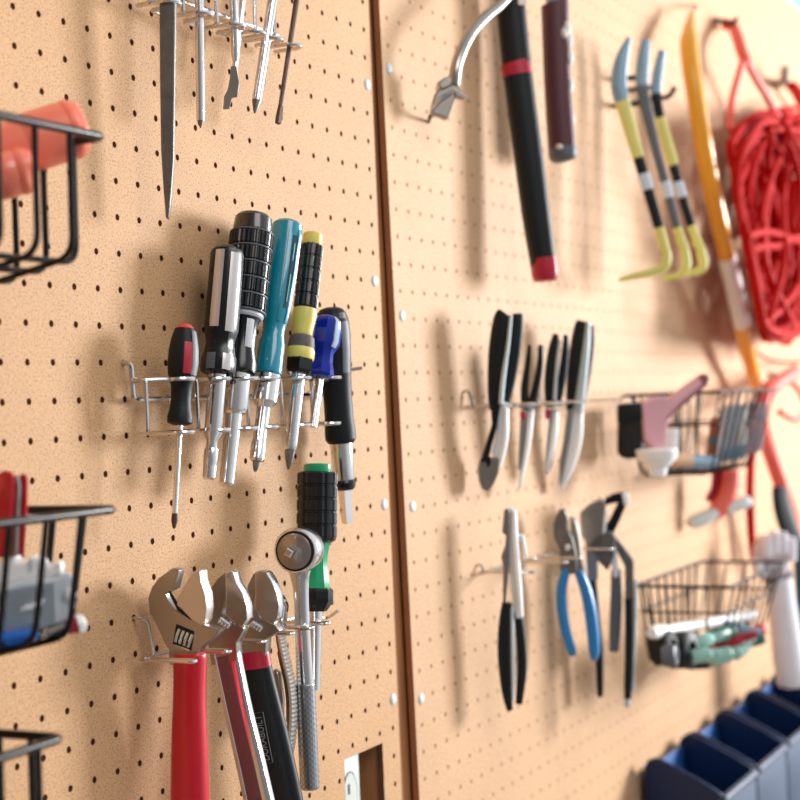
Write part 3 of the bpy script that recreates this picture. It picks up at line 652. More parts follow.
# ------------------------------------------------------------------ right panel: hanging bars and hammers
GR = 'tools hanging on the right panel'
A = [at(540, -60, 2.6), at(520, -22, 2.4), at(503, 2, 2.2), at(487, 16, 2.1), at(472, 32, 2.0), at(462, 50, 1.9), at(456, 68, 1.8), at(454, 84, 1.7)]
pts = smooth([tuple(p) for p in A], 4)
t = thing('steel_rod', 'bent pale steel rod ending in a flared claw, beside the seam of the panels', 'rod', A[-1])
obj('rod', MB().tube(pts, [.2 + .03 * i / len(pts) for i in range(len(pts))], 12), satin, t)
pl = Plane(450, 100, 1.5, 35)
obj('flared_claw', MB().flat([(448, 76), (456, 74), (458, 88), (466, 98), (463, 100), (455, 98), (450, 112), (446, 121), (438, 117), (432, 116), (430, 110), (434, 95), (440, 86)], pl, .42), satin, t, bevel=.08)
obj('lug', MB().flat([(436, 84), (444, 78), (455, 80), (449, 88), (440, 92)], pl, .6), satin, t, bevel=.07)
obj('rib', MB().tube([pl.p(430, 112, .25), pl.p(440, 100, .3), pl.p(452, 92, .3), pl.p(466, 99, .25)], [.05, .09, .1, .05], 8), chrome, t)
obj('spike', MB().tube([pl.p(437, 110), at(430, 117, .6), at(428.5, 123, .05)], [.14, .08, .05], 8), steel_br, t)

pl = Plane(528, 140, 1.7, 35)
t = thing('hammer', 'hammer with a long black grip, a red ring and a red butt', 'hammer', pl.p(510, 0), GR)
obj('grip', MB().grip([(509, -6, 13.5), (511, 10, 14), (516, 60, 14), (521, 100, 14), (529, 160, 14), (536, 215, 13.5), (542, 256, 12.5), (544, 270, 12)], pl, 1.25), rubber, t)
obj('ring', MB().grip([(514.8, 63, 14.6), (516.6, 70, 14.6), (517.4, 76, 14.6)], pl, 1.3, sub=1), crimson, t)
obj('butt', MB().grip([(543, 258, 12.6), (544, 266, 12.8), (545.2, 276, 12.4), (545.6, 281, 10)], pl, 1.22, sub=2), crimson, t)
obj('label_patch', MB().flat([(514, -14), (522, -14), (523, 8), (515, 9)], pl, .06, .66), paint_w, t)
obj('head', MB().flat([(455, -112), (470, -120), (500, -118), (520, -118), (545, -122), (560, -116), (558, -96), (545, -90), (520, -94), (518, -80), (500, -80), (498, -94), (475, -100)], pl, 1.0), satin, t, bevel=.1)
obj('neck', MB().grip([(508, -92, 8), (508, -50, 8), (509, -2, 9)], pl, .7), satin, t)
pl = Plane(560, 80, 1.9, 35)
t = thing('hammer', 'hammer with a maroon paint-splashed grip and dark end cap', 'hammer', pl.p(556, 0), GR)
obj('grip', MB().grip([(554, 2, 12.5), (555, 8, 13.2), (556, 40, 13), (558, 90, 13), (561.5, 140, 13.2), (562.5, 152, 13)], pl, 1.25), maroon, t)
obj('shaft', MB().grip([(556, -100, 8), (555, -40, 8), (555, 5, 9)], pl, .8), steel_bl, t)
obj('end_cap', MB().grip([(562, 148, 13.4), (563, 156, 13.4), (563.4, 160, 11), (563.6, 161.5, 7)], pl, 1.3, sub=2), grey_dk, t)
obj('head', MB().flat([(505, -126), (530, -130), (560, -128), (600, -130), (602, -108), (572, -106), (566, -92), (548, -92), (544, -106), (512, -110)], pl, 1.0), satin, t, bevel=.1)
for (x, y, a, b) in ((564, 31, .2, .36), (561, 36, .16, .24), (566, 42, .2, .4), (567, 58, .2, .46), (567.5, 86, .18, .42), (571, 120, .14, .4), (556, 149, .16, .12)):
    P = pl.p(x, y, .62 - max(0, (x - 559)) * .035)
    obj('paint_splash', MB().ball(P, 1, 12, 8, (a, a, b)), paint_w, t)

# pry bars: each a bent flat bar with a claw, paint and a hooked foot
GP = 'pry bars side by side on the right panel'
def prybar(label, path, hws, foot, d, lemon, whiteband, claw_to):
    pl = Plane(path[3][0], path[3][1], d, 22)
    t = thing('pry_bar', label, 'pry bar', pl.p(*path[0]), GP)
    P = [(x, y, h) for (x, y), h in zip(path, hws)]; P = smooth(P, 5)
    seg = lambda lo, hi: [p for p in P if lo <= p[1] <= hi]
    obj('claw', MB().grip(seg(-99, claw_to + 3), pl, .55, sub=1, pw=4), steel_bl, t)
    obj('shank', MB().grip(seg(claw_to, 999), pl, .55, sub=1, pw=4), rubber if lemon else grey_dk, t)
    if lemon: obj('yellow_paint', MB().grip([(x, y, h * 1.06) for x, y, h in seg(*lemon)], pl, .62, sub=1, pw=4), yellow_l, t)
    obj('white_label', MB().grip([(x, y, h * 1.08) for x, y, h in seg(*whiteband)], pl, .64, sub=1, pw=4), mat('pale_blue_label', (206, 222, 236), .4, 0, .05, 40), t)
    obj('foot', MB().grip([P[-6], P[-3], P[-1]] + foot, pl, .66, sub=4, pw=4), yellow_l, t)
prybar('pry bar with a yellow-painted neck, leftmost of the three hooked bars', [(629, 38), (621, 62), (619, 88), (625, 112), (636, 150), (648, 190), (659, 228), (666, 256)], [2.6, 7, 8, 6.6, 5.6, 5.4, 5, 5], [(664, 267, 4.6), (652, 272, 4), (634, 276, 3.4), (619, 280, 2)], 2.4, (99, 158), (168, 192), 101)
prybar('plain grey pry bar, middle of the three hooked bars', [(646, 40), (643, 62), (642, 86), (647, 112), (656, 150), (667, 190), (677, 228), (684, 250)], [4.5, 6.4, 6.4, 5.6, 4.6, 4.6, 4.4, 5], [(686, 266, 5), (681, 274, 4), (672, 277, 3.2), (662, 278.5, 2)], 2.4, None, (176, 198), 86)
prybar('pry bar with a yellow neck, rightmost of the three hooked bars', [(662, 51), (658, 72), (656, 94), (660, 118), (669, 150), (680, 190), (691, 226), (701, 252)], [4, 5.2, 5.4, 5, 5, 4.6, 4.4, 5], [(703, 266, 4.6), (698, 271, 4), (691, 273, 3.4), (684, 274.5, 2)], 2.4, (116, 172), (182, 204), 92)
def peg(label, px, py, px2, py2, w=.14):
    A = at(px, py, -.2); B = at(px, py, .4)
    o = obj('peg_hook', MB().tube(rounded([A, B, (B.x, -1.7, B.z), (B.x, -2.0, B.z + .5)], .3), w, 8), blackwire, None, B)
    tag(o, label, 'hook', 'black peg hooks on the right panel')
peg('black peg hook under the claw of the leftmost pry bar', 617, 80, 0, 0)
peg('black peg hook between the two left pry bars', 632, 90, 0, 0)
peg('black peg hook carrying the rightmost pry bar', 646, 100, 0, 0)
peg('black peg hook carrying the leftmost pry bar by its neck', 616, 106, 0, 0)

# long yellow pole
path = [(692, 12), (689, 36), (691, 66), (698, 110), (706, 160), (716, 208), (727, 256), (736, 296), (743, 330), (750, 360), (758, 392)]
def polepts(lo, hi, off=0):
    P = smooth([(x, y, 1.4 + 1.3 * math.sin(i / 10 * PI)) for i, (x, y) in enumerate(path)], 5)
    return [at(x, y, d) for x, y, d in P if lo <= y <= hi]
t = thing('bowed_pole', 'long bowed yellow pole with a white sleeve, between the pry bars and the red cord', 'pole', at(716, 208, 1.5))
pp_ = polepts(0, 400)
obj('shaft', MB().tube(pp_, [.12 + .38 * min(1, i / 6) * min(1, (len(pp_) - i) / 14 + .45) for i in range(len(pp_))], 12), yellow_o, t)
obj('sleeve', MB().tube(polepts(256, 328), .52, 12), white_pl, t)
obj('end_loop', MB().tube([at(692, 13, 1.3), at(695, 8, 1.0), at(697, 6, .3), at(697, 6, -.1)], .07, 6), blackwire, t)

# ------------------------------------------------------------------ pliers, upper row (handles up)
lit_edge = mat('painted_lit_edge', (250, 251, 252), .35, 0, .02, 60)  # white strips painting window light on the blades' outward edges
lit_blade = mat('lit_blade', (240, 243, 246), .35, .35, .03, 60)  # jaw steel whitened, window light put into its colour
GPU = 'pliers with handles up in the upper row'
zp = at(500, 405, 1.2).z
def pliers(label, P0, d, a, parts, th, group, name='pliers'):
    pl = Plane(*P0, d, a); t = thing(name, label, 'pliers', pl.p(*P0), group)
    for (nm, m, kind, pts, *rest) in parts:
        off = rest[0] if rest else 0; tk = rest[1] if len(rest) > 1 else th
        if kind == 'f': obj(nm, MB().flat(pts, pl, tk, off), m, t, bevel=.05)
        else: obj(nm, MB().grip(pts, pl, tk, off=off, pw=3.2), m, t)
    return t
pale = mat('pale_rubber_lit_edge', (186, 200, 204), .4, 0, .05, 40)  # pale collars and ends; as handle strips it paints the window light
pliers('big diagonal cutters with thick black handles, leftmost in the upper pliers row', (500, 405), 1.5, 22, [
    ('handle', rubber, 'g', [(505, 313, 7), (502, 320, 9), (498, 350, 9.5), (496, 380, 8.6), (495.5, 400, 7.5), (496, 410, 6)]),
    ('handle', rubber, 'g', [(517, 313, 5), (517, 320, 6.5), (514, 350, 7), (509, 380, 6.5), (504, 402, 5.5)], -.5),
    ('lit_edge_strip', pale, 'g', [(511, 316, 1.6), (508, 345, 2), (503, 380, 2.6), (501, 404, 2.6)], .15, .85),
    ('lever', gloss, 'f', [(491, 404), (501, 404), (497, 428), (492, 446), (488, 462), (480, 462), (486, 444), (492, 424)], .1),
    ('lit_blade_edge', lit_edge, 'g', [(506, 408, 3), (505, 440, 3.4), (499, 466, 2.6)], -.05, .8),
    ('lever', lit_blade, 'f', [(498, 404), (507, 402), (506, 430), (502, 458), (494, 462), (492, 452), (497, 430)], -.1),
    ('jaw', satin, 'f', [(480, 458), (490, 458), (500, 455), (499, 472), (494, 484), (488, 491), (482, 489), (479, 480), (478, 468)], 0),
    ('pivot', dark, 'f', [(486, 458), (491, 456), (493, 463), (489, 469), (485, 466)], .3, .1)], .7, GPU)
pliers('slim long-nose pliers with open black handles, second in the upper pliers row', (529, 405), 1.5, 22, [
    ('handle', rubber, 'g', [(529.5, 345, 2), (527.5, 365, 3), (524.5, 390, 4), (526, 410, 4.5)]),
    ('handle', rubber, 'g', [(541, 345, 2.6), (540, 365, 3.4), (536, 388, 4), (531, 408, 4.5)]),
    ('collar', pale, 'g', [(519, 405.5, 2.6), (526, 406, 2.6), (534, 406, 2.6)], .1, .7),
    ('red_sleeve', crimson, 'f', [(520, 411), (526, 411), (526, 420), (521, 420)], .25, .3),
    ('lit_blade_edge', lit_edge, 'g', [(531, 411, 3.4), (528, 440, 3.4), (523, 470, 2.2), (519, 488, 1)], -.05, .8),
    ('jaw', lit_blade, 'f', [(525, 408), (534, 408), (532, 430), (526, 465), (521, 488), (518, 490), (520, 465), (523, 435)], 0, .4),
    ('jaw', satin, 'f', [(521, 412), (527, 410), (525, 440), (520, 470), (518, 470), (519, 440)], .25, .25)], .6, GPU)
pliers('short-jawed pliers with tall black handles, third in the upper pliers row', (554, 405), 1.5, 22, [
    ('handle', rubber, 'g', [(556, 334, 3), (553, 350, 5), (549.5, 378, 5.4), (550, 408, 5)]),
    ('handle', rubber, 'g', [(566, 335, 2.6), (565, 355, 4), (561, 385, 4.2), (556, 406, 4)]),
    ('lit_edge_strip', grey_pl, 'g', [(560, 340, 1.4), (557, 365, 2), (554.5, 400, 2)], .1, .7),  # grey strip painting the lit handle edge
    ('collar', pale, 'g', [(544, 403.5, 2.6), (553, 404, 2.6), (562, 404, 2.6)], .1, .7),
    ('red_sleeve', crimson, 'f', [(545, 409), (551, 409), (550, 419), (545, 419)], .25, .3),
    ('lit_blade_edge', lit_edge, 'g', [(556, 411, 3), (553.5, 440, 3.4), (547, 472, 1.6)], -.05, .8),
    ('jaw', mat('pale_blue_steel', (196, 210, 226), .25, .9, .04, 60), 'f', [(550, 409), (559, 409), (557, 440), (552, 466), (547, 475), (544, 473), (546, 445)], 0, .45)], .6, GPU)
pliers('large long-nose pliers with thick black handles, rightmost in the upper pliers row', (578, 405), 1.5, 22, [
    ('handle', rubber, 'g', [(582, 321, 5), (580, 330, 7), (576, 360, 8), (573, 390, 7), (571.5, 412, 5)]),
    ('lit_edge_strip', pale, 'g', [(588, 322, 2.6), (586, 345, 4), (582, 380, 5), (578, 412, 5.6)], 0, .95),
    ('handle', rubber, 'g', [(592, 325, 3), (591, 345, 4), (587, 375, 4), (582, 404, 3.4)], -.5),
    ('lit_blade_edge', lit_edge, 'g', [(580, 411, 3.6), (578, 440, 4.2), (571, 466, 3.8), (562, 488, 1.4)], -.05, .8),
    ('jaw', lit_blade, 'f', [(573, 408), (583, 408), (581, 440), (573, 465), (564, 486), (560, 491), (561, 478), (567, 450)], 0, .55),
    ('jaw', satin, 'f', [(567, 410), (574, 408), (570, 440), (562, 480), (559, 486), (559, 462), (563, 440)], .2, .35)], .7, GPU)
xs_ = [at(484, 405, .8).x, at(518, 405, 1.2).x, at(543, 405, 1.2).x, at(566, 405, 1.2).x, at(596, 405, 1.2).x]
finger_rack('thin wire rack holding the upper row of pliers on the right panel', 'pliers_rack', zp, xs_, .4, 2.2, [(xs_[0] - .3, .3, zp + .6), (xs_[0] - .3, -.3, zp + .6), (xs_[0] - .25, -.4, zp)], [(xs_[-1] + .1, -.4, zp)], .065, 'pliers racks')

# ------------------------------------------------------------------ pliers, lower row (jaws up)
GPL = 'pliers with jaws up in the lower row'
pliers('long flat-nosed pliers with black handles down, leftmost in the lower pliers row', (510, 580), 1.6, 22, [
    ('jaw', satin, 'f', [(504, 509), (510, 508), (510, 560), (506, 600), (503, 608), (503, 565), (501, 556), (505, 545), (506, 535), (502, 532)], .1, .5),
    ('jaw', lit_blade, 'f', [(510, 508), (516, 510), (518, 530), (519, 560), (521, 590), (523, 618), (516, 618), (511, 590), (509, 550)], -.05, .5),
    ('side_arm', lit_blade, 'f', [(515, 533), (524, 535), (528, 558), (525, 560), (522, 541), (515, 538)], 0, .2),
    ('lit_blade_edge', lit_edge, 'g', [(514, 511, 3), (515, 540, 3.6), (518, 580, 3.6), (521, 616, 2.6)], -.05, .8),
    ('handle', rubber, 'g', [(507, 602, 5), (505, 625, 6.6), (504.5, 655, 6.8), (507, 690, 5.4), (510, 709, 3)], .2),
    ('lit_edge_strip', grey_pl, 'g', [(512, 606, 2), (512.5, 640, 2.4), (513, 680, 2.2), (512.5, 700, 1.6)], .1, .7),  # lit edge of the handle painted as a grey strip
    ('handle', rubber, 'g', [(518, 612, 4.4), (521, 640, 5), (522, 670, 5), (519, 704, 3.6)], -.2)], .65, GPL)
pliers('slip-joint pliers with bright blue handles and dark jaws, in the lower pliers row', (572, 570), 1.7, 15, [
    ('jaw', steel_dk, 'f', [(561, 508), (566, 509), (569, 518), (568, 528), (573, 536), (577, 552), (578, 572), (571, 574), (561, 570), (560, 548), (555, 538), (554, 524), (557, 514)], .15, .5),
    ('jaw', satin, 'f', [(570, 516), (576, 520), (580, 536), (581, 552), (586, 576), (578, 580), (573, 560), (571, 540)], -.15, .5),
    ('pivot', lit_blade, 'f', [(566, 544), (571, 543), (572, 548), (567, 550)], .42, .1),
    ('handle', blue_grip, 'g', [(567, 568, 4.4), (562.5, 585, 5), (562, 605, 5), (566, 630, 4.8), (572, 650, 4.2), (574, 655, 2.4)], .12),
    ('handle', blue_grip, 'g', [(578, 570, 4.6), (585, 588, 5.6), (590, 610, 6), (593, 635, 6), (594, 652, 5.4), (594, 660, 3)], -.12)], .8, GPL)
pliers('big adjustable-joint pliers with one jaw sticking out, rightmost in the lower pliers row', (606, 540), 1.9, 18, [
    ('jaw', satin, 'f', [(580, 512), (590, 503), (600, 498), (606, 500), (605, 522), (602, 545), (590, 548), (582, 535)], .1, .7),
    ('jaw', gloss, 'f', [(603, 500), (612, 494), (622, 492), (628, 495), (627, 503), (620, 520), (613, 534), (605, 540), (603, 530), (610, 518), (618, 502), (606, 505)], -.1, .6),
    ('joint_highlight', lit_edge, 'g', [(603, 500, 2.4), (604, 520, 3), (602, 544, 2.2)], .2, .5),  # painted highlight along the joint
    ('end_cap', pale, 'g', [(628, 698, 3), (627.5, 703, 3.4), (627, 706, 2.4)], .05, .7),
    ('jaw_tip', white_pl, 'f', [(622, 493), (629, 494), (629, 504), (624, 505)], .0, .7),
    ('joint', steel_dk, 'f', [(596, 535), (610, 530), (616, 536), (614, 556), (608, 570), (598, 560), (588, 545)], .1, .7),
    ('arm', steel_dk, 'f', [(612, 532), (622, 544), (634, 560), (634, 604), (625, 604), (625, 566), (614, 546)], 0, .5),
    ('arm', lit_blade, 'f', [(610, 540), (616, 545), (619, 575), (614, 578), (611, 560)], 0, .6),
    ('handle', rubber, 'g', [(629, 598, 4.6), (629.5, 625, 4.8), (629, 660, 4.4), (628, 690, 4), (628, 704, 3)], 0),
    ('handle', grey_dk, 'g', [(616, 570, 5), (616, 600, 6), (615, 630, 6), (614, 652, 4.8)], -.3),
    ('lit_edge_strip', pale, 'g', [(636, 580, 1.4), (635, 630, 1.6), (633, 690, 1.4)], -.2, .6)], .7, GPL)
pliers('narrow black handled pliers hidden behind the blue ones in the lower pliers row', (594, 560), 1.2, 15, [
    ('jaw', satin, 'f', [(586, 520), (594, 518), (598, 540), (598, 580), (588, 580), (586, 550)], 0, .5),
    ('handle', rubber, 'g', [(592, 574, 4), (595, 610, 4.4), (599, 650, 4.2), (600, 690, 3.4), (600, 697, 2)], -.1)], .6, GPL)
zq = at(520, 569, 1.4).z
xs_ = [at(496, 566, .8).x, at(540, 566, 1.2).x, at(556, 566, 1.2).x, at(588, 566, 1.2).x]
finger_rack('thin wire rack holding the lower row of pliers on the right panel', 'pliers_rack', zq, xs_, .4, 2.4, [(xs_[0] - .3, .3, zq + .3), (xs_[0] - .3, -.3, zq + .3), (xs_[0] - .25, -.4, zq)], [(xs_[-1] + .1, -.4, zq)], .06, 'pliers racks')

# ------------------------------------------------------------------ contents of the far baskets
pl = Plane(662, 420, 3.0, 40)
t = thing('hand_clamp', 'rose pink hand clamp with its arm sticking up out of the far upper basket', 'clamp', pl.p(660, 445))
obj('body', MB().flat([(638, 402), (650, 398), (662, 395), (668, 400), (666, 420), (664, 446), (652, 450), (642, 440)], pl, .8), pink, t, bevel=.15)
obj('arm', MB().grip([(662, 420, 6), (672, 404, 7), (684, 394, 6.6), (698, 383, 6), (705, 378, 5)], pl, .8), pink, t)
obj('arm_edge', MB().grip([(659, 424, 1.6), (672, 411, 1.8), (690, 396, 1.8), (704, 384, 1.6)], pl, .86), rose_dk, t)
obj('arm_end', MB().grip([(699, 382, 5.4), (703, 379, 5.2), (706, 377, 3.6)], pl, .84), rose_dk, t)
c = at(657, 452, 3.2)
o = obj('white_cup', MB().lathe(c + Vector((0, 0, .15)), c - Vector((0, 0, 1)), [(0, .01), (0, .95), (.1, 1.0), (.5, .9), (.9, .45), (1.25, .4), (1.3, .01)], 24, e1=(1, 0, 0)), white_pl, None, c)
tag(o, 'white funnel-shaped cup at the near end of the far upper basket', 'cup')
pl = Plane(650, 425, 1.9, 50)
t = thing('grey_block', 'grey plastic block behind the rose clamp in the far upper basket', 'block', pl.p(650, 445))
obj('body', MB().flat([(633, 402), (648, 404), (652, 444), (640, 448), (634, 430)], pl, .5), grey_pl, t, bevel=.08)
obj('foot', MB().flat([(666, 430), (677, 428), (676, 452), (664, 450)], pl, .5), white_pl, t, bevel=.08)
for i, (x, y, m, nm, lb, ct) in enumerate(((682, 460, tan_pl, 'cork_plug', 'tan cork plug lying in the far upper basket beside the white cup', 'plug'), (692, 461, steel_bl, 'small_battery', 'small blue-grey battery lying next to the tan plug', 'battery'), (705, 462, steel_bl, 'steel_socket', 'steel socket lying in the middle of the far upper basket', 'socket'))):
    c = at(x, y, 3.4)
    o = obj(nm, MB().lathe(c + Vector((-.5, .3, 0)), c + Vector((.5, -.3, 0)), [(0, .01), (.02, .3), (.5, .34), (1.1, .34), (1.14, .01)], 16), m, None, c); tag(o, lb, ct)
pl = Plane(735, 430, 3.4, 40)
t = thing('drill_bit_box', 'grey plastic box full of bits standing at the far end of the upper basket', 'box', pl.p(735, 455))
obj('box', MB().flat([(722, 408), (733, 404), (745, 404), (743, 458), (712, 464), (716, 440)], pl, .9), mat('blue_grey_plastic', (178, 186, 198), .4, 0, .1, 40), t, bevel=.08)
obj('insert', MB().flat([(738, 410), (744, 408), (742, 452), (734, 454)], pl, .96), white_pl, t, bevel=.04)
obj('label_strip', MB().flat([(720, 448), (742, 444), (742, 456), (718, 462)], pl, .98), steel_bl, t, bevel=.04)
pl = Plane(755, 420, 3.6, 40)
t = thing('pink_packet', 'pale pink packet leaning at the far end of the upper basket', 'packet', pl.p(752, 450))
obj('packet', MB().flat([(748, 402), (766, 404), (762, 450), (746, 456)], pl, .3), mat('lilac_card', (190, 172, 184), .5, 0, .15, 40), t, bevel=.05)
obj('pink_patch', MB().flat([(749, 412), (756, 412), (755, 430), (748, 430)], pl, .34), mat('pink_print', (222, 168, 178), .5, 0, .05, 40), t)
pl = Plane(716, 432, 3.0, 40)
t = thing('wooden_stick', 'brown wooden stick rising between the boxes in the far upper basket', 'stick', pl.p(716, 448))
obj('handle', MB().grip([(718, 418, 5), (716, 425, 6), (714, 440, 5), (712, 455, 4)], pl, .6), mat('brown_wood', (150, 84, 52), .5, 0, .2, 60), t)
obj('collar', MB().grip([(714, 436, 5.6), (713, 446, 5.4)], pl, .66), grey_dk, t)
c = at(632, 432, 1.2)
t = thing('black_shade', 'black pouch built as a solid at the near wall side of the far upper basket', 'shade', c)  # dark solid standing in for shade and side mesh of the basket
pl = Plane(630, 430, 1.6, 20)
obj('shade', MB().flat([(618, 408), (628, 404), (640, 406), (642, 455), (630, 460), (617, 456)], pl, 1.2), dark, t, bevel=.3, seg=3)
obj('shade_top', MB().flat([(617, 404), (641, 402), (642, 420), (617, 424)], pl, 1.4), rubber, t, bevel=.12)

A = at(652, 633, 2.8); B = at(754, 615, 3.6); L = (B - A).length
t = thing('white_pen', 'long white pen-like tube lying across the far lower basket', 'pen', A)
obj('barrel', MB().lathe(A, B, [(0, .01), (.03, .22), (.2, .25), (L - .3, .29), (L - .08, .31), (L, .2), (L, .01)], 18), white_pl, t)
obj('cap', MB().lathe(A, B, [(-.1, .01), (-.08, .26), (.4, .34), (1.2, .34), (1.3, .26), (1.3, .01)], 18), white_pl, t)
items = [(664, 648, 3.0, dark, .8, 'lump'), (682, 650, 3.4, rubber, .9, ''), (698, 652, 2.4, dark, .9, ''), (670, 656, 4, grey_dk, .5, '')]
names = ['dark_socket', 'black_socket', 'black_ring', 'grey_socket']
labs = ['dark round socket at the near end of the far lower basket', 'big black socket under the white pen in the far lower basket', 'black socket deep in the middle of the far lower basket', 'small grey socket resting at the near bottom of the far lower basket']
for (x, y, d, m, r, _), nm, lb in zip(items, names, labs):
    c = at(x, y, d); ax = Vector((random.uniform(-.3, .3), -1, random.uniform(-.2, .3))).normalized()
    o = obj(nm, MB().lathe(c - ax * r * .7, c + ax, [(0, .01), (0, r * .8), (.1, r), (r * 1.2, r), (r * 1.35, r * .8), (r * 1.35, r * .45), (r * .7, r * .4), (r * .7, .01)], 18), m, None, c); tag(o, lb, 'socket')
cl = [(706, 640, 4.2, mint, (.9, .6, .45), 'mint_bottle', 'pale mint bottle under the white pen in the far lower basket'), (704, 655, 4.4, mint, (.7, .6, .5), 'mint_stopper', 'pale mint stopper at the front of the far lower basket, below the upper mint bottle'),
      (722, 634, 4.2, emer, (1.1, .6, .5), 'green_clip', 'green clip just below the white pen in the far lower basket'), (725, 655, 4.6, mint, (.8, .5, .55), 'mint_bottle', 'pale mint bottle at the bottom front of the far lower basket, beside the green tube'),
      (741, 649, 4.6, mint, (.6, .5, .5), 'mint_bottle', 'smaller mint bottle toward the far end of the lower basket'), (734, 646, 3.8, emer, (1.9, .7, .6), 'green_tube', 'deep green tube lying at the bottom of the far lower basket'),
      (738, 628, 4.2, steel_bl, (1.3, .6, .35), 'grey_strip', 'blue grey strip lying under the white pen in the far lower basket'), (733, 640, 4.4, crimson, (1.3, .5, .4), 'red_stick', 'dark red stick lying across the far lower basket'),
      (760, 630, 4.6, coral, (.55, .55, .5), 'red_ball', 'coral red ball at the far end of the lower basket'), (751, 637, 4.7, white_pl, (.4, .4, .4), 'white_ball', 'small white ball beside the coral red ball')]
for (x, y, d, m, sq, nm, lb) in cl:
    c = at(x, y, d)
    if 'ball' in nm: mb = MB().ball(c, .7, 14, 8, sq)
    else:
        L = 1.5 * sq[0] + .5; r = .62 * sq[2] + .06; ax = Vector((random.uniform(.2, 1), random.uniform(-.9, -.3), random.uniform(-.25, .35))).normalized()
        mb = MB().lathe(c - ax * L / 2, c + ax, [(0, .01), (.02, r * .8), (.12, r), (L * .62, r), (L * .72, r * .62), (L * .76, r * .7), (L * .96, r * .7), (L, r * .5), (L, .01)], 14)
    o = obj(nm, mb, m, None, c); tag(o, lb, nm.split('_')[1])

# red clamp hanging under the upper basket
pl = Plane(722, 500, 2.0, 45)
t = thing('red_clamp', 'curved red clamp with two pale jaw pads hanging under the far upper basket', 'clamp', pl.p(722, 480))
obj('arm', MB().grip([(731, 470, 7), (730, 485, 7.5), (725, 500, 8), (716, 512, 8), (708, 518, 5)], pl, .8), cord_l, t)
obj('back_arm', MB().grip([(722, 470, 5), (721, 488, 5.4), (714, 502, 5)], pl, .5, off=-.5), crimson, t)
obj('pad', MB().grip([(715, 512, 6), (704, 518, 7), (694, 522, 6.6), (689, 524, 4)], pl, .9), mat('pale_mint_pad', (232, 244, 242), .45, 0, .04, 40), t)
obj('pad', MB().grip([(725, 510, 5), (734, 506, 6.4), (744, 502, 6.4), (749, 500, 4)], pl, .9), MATS['pale_mint_pad'], t)

# ------------------------------------------------------------------ the red cord
t = thing('extension_cord', 'big hank of red cord hanging on the far right of the pegboard', 'cord', at(765, 120, 2))
mb = MB()
for k in range(44):
    cx = 774 + random.uniform(-8, 14); hw = random.uniform(6, 50); hh = random.uniform(92, 116); cy = 226 + random.uniform(-4, 6); d0 = random.uniform(1.7, 4.4); ph = random.uniform(0, 6.28); lean = random.uniform(-12, 14); tw = random.uniform(-.5, .9)
    pts = []
    for i in range(40):
        a = 2 * PI * i / 40; x = cx + hw * math.copysign(abs(math.cos(a)) ** .75, math.cos(a)) + lean * math.sin(a) + 2.5 * math.sin(3 * a + ph); y = cy - hh * math.sin(a); x += 5 * math.sin(2 * a + 2 * ph) + 3 * math.sin(5 * a + ph)
        x = max(x, 727 + max(0, y - 150) * .19 + (k % 7))
        pts.append(at(x, y, d0 + .7 * math.sin(2 * a + ph) + tw * math.cos(a)))
    mb.tube(pts, .19 + random.uniform(-.02, .03), 7, loop=True)
obj('coils', mb, cord_m, t)
mb = MB()
for w in ([(752, 250), (765, 246), (778, 246), (795, 238), (815, 236)], [(748, 236), (770, 232), (800, 242)]):
    mb.tube(smooth([tuple(at(x, y, 4.6)) for x, y in w], 5), .2, 8)
obj('wrap', mb, cord_m, t)
mb = MB()
mb.tube(smooth([tuple(at(*p)) for p in ((723, 24, .4), (732, 26, 1), (737, 36, 1.6), (742, 52, 2), (747, 62, 2.2))], 4), .36, 10)
mb.tube(smooth([tuple(at(*p)) for p in ((746, 60, 2.2), (756, 78, 2.4), (768, 98, 2.6), (778, 118, 2.8))], 4), .26, 8)
mb.tube(smooth([tuple(at(*p)) for p in ((744, 58, 2.1), (738, 78, 1.8), (732, 102, 1.6), (730, 130, 1.6))], 4), .24, 8)
obj('tie_strap', mb, cord_l, t)
A = at(718, 20, -.2)
o = obj('peg_hook', MB().tube(rounded([A, at(718, 20, .4), at(732, 24, 1.2), at(738, 18, 1.6)], .2), .14, 8), blackwire, None, A)
tag(o, 'dark peg hook carrying the strap of the red cord', 'hook', 'black peg hooks on the right panel')
o = obj('peg_hook', MB().tube(rounded([at(780, 84, -.2), at(781, 84, .6), at(784, 82, 1.4), at(785, 66, 1.6)], .3), [.32] * 20, 8), satin, None, at(780, 84, 0))
tag(o, 'grey peg hook on the far right above the red cord', 'hook')
t = thing('red_strap', 'red strap hanging from the grey hook at the far right', 'strap', at(798, 90, 1.6))
mb = MB(); mb.tube(smooth([tuple(at(*p)) for p in ((790, 84, 1.2), (797, 92, 1.3), (806, 108, 1.2), (816, 124, 1))], 4), .5, 8, flat=.4)
obj('webbing', mb, cord_m, t)
t = thing('salmon_cord', 'loose salmon cord looping down past the ends of the far baskets', 'cord', at(766, 420, 3))
mb = MB()
mb.tube(smooth([tuple(at(*p)) for p in ((795, 372, 2.4), (780, 382, 2.8), (766, 396, 3.2), (761, 417, 3.2), (768, 446, 2.6), (779, 478, 2.8), (790, 510, 3), (798, 545, 3), (802, 580, 3))], 5), .46, 10)
obj('cord', mb, cord_l, t)
mb = MB(); mb.tube(smooth([tuple(at(*p)) for p in ((770, 384, 1.8), (786, 378, 2), (800, 392, 2.2), (806, 410, 2.2), (796, 420, 2.2), (780, 412, 2))], 5), .22, 8)
obj('loop', mb, cord_l, t)
t = thing('thin_red_cord', 'thin red cord hanging straight down behind the ends of the far baskets', 'cord', at(752, 460, 1.0))
mb = MB(); mb.tube(smooth([tuple(at(*p)) for p in ((766, 385, .6), (756, 420, .8), (752, 450, .9), (750, 490, 1), (751, 530, 1.1), (754, 560, 1.1))], 5), .26, 8)
obj('cord', mb, cord_m, t)
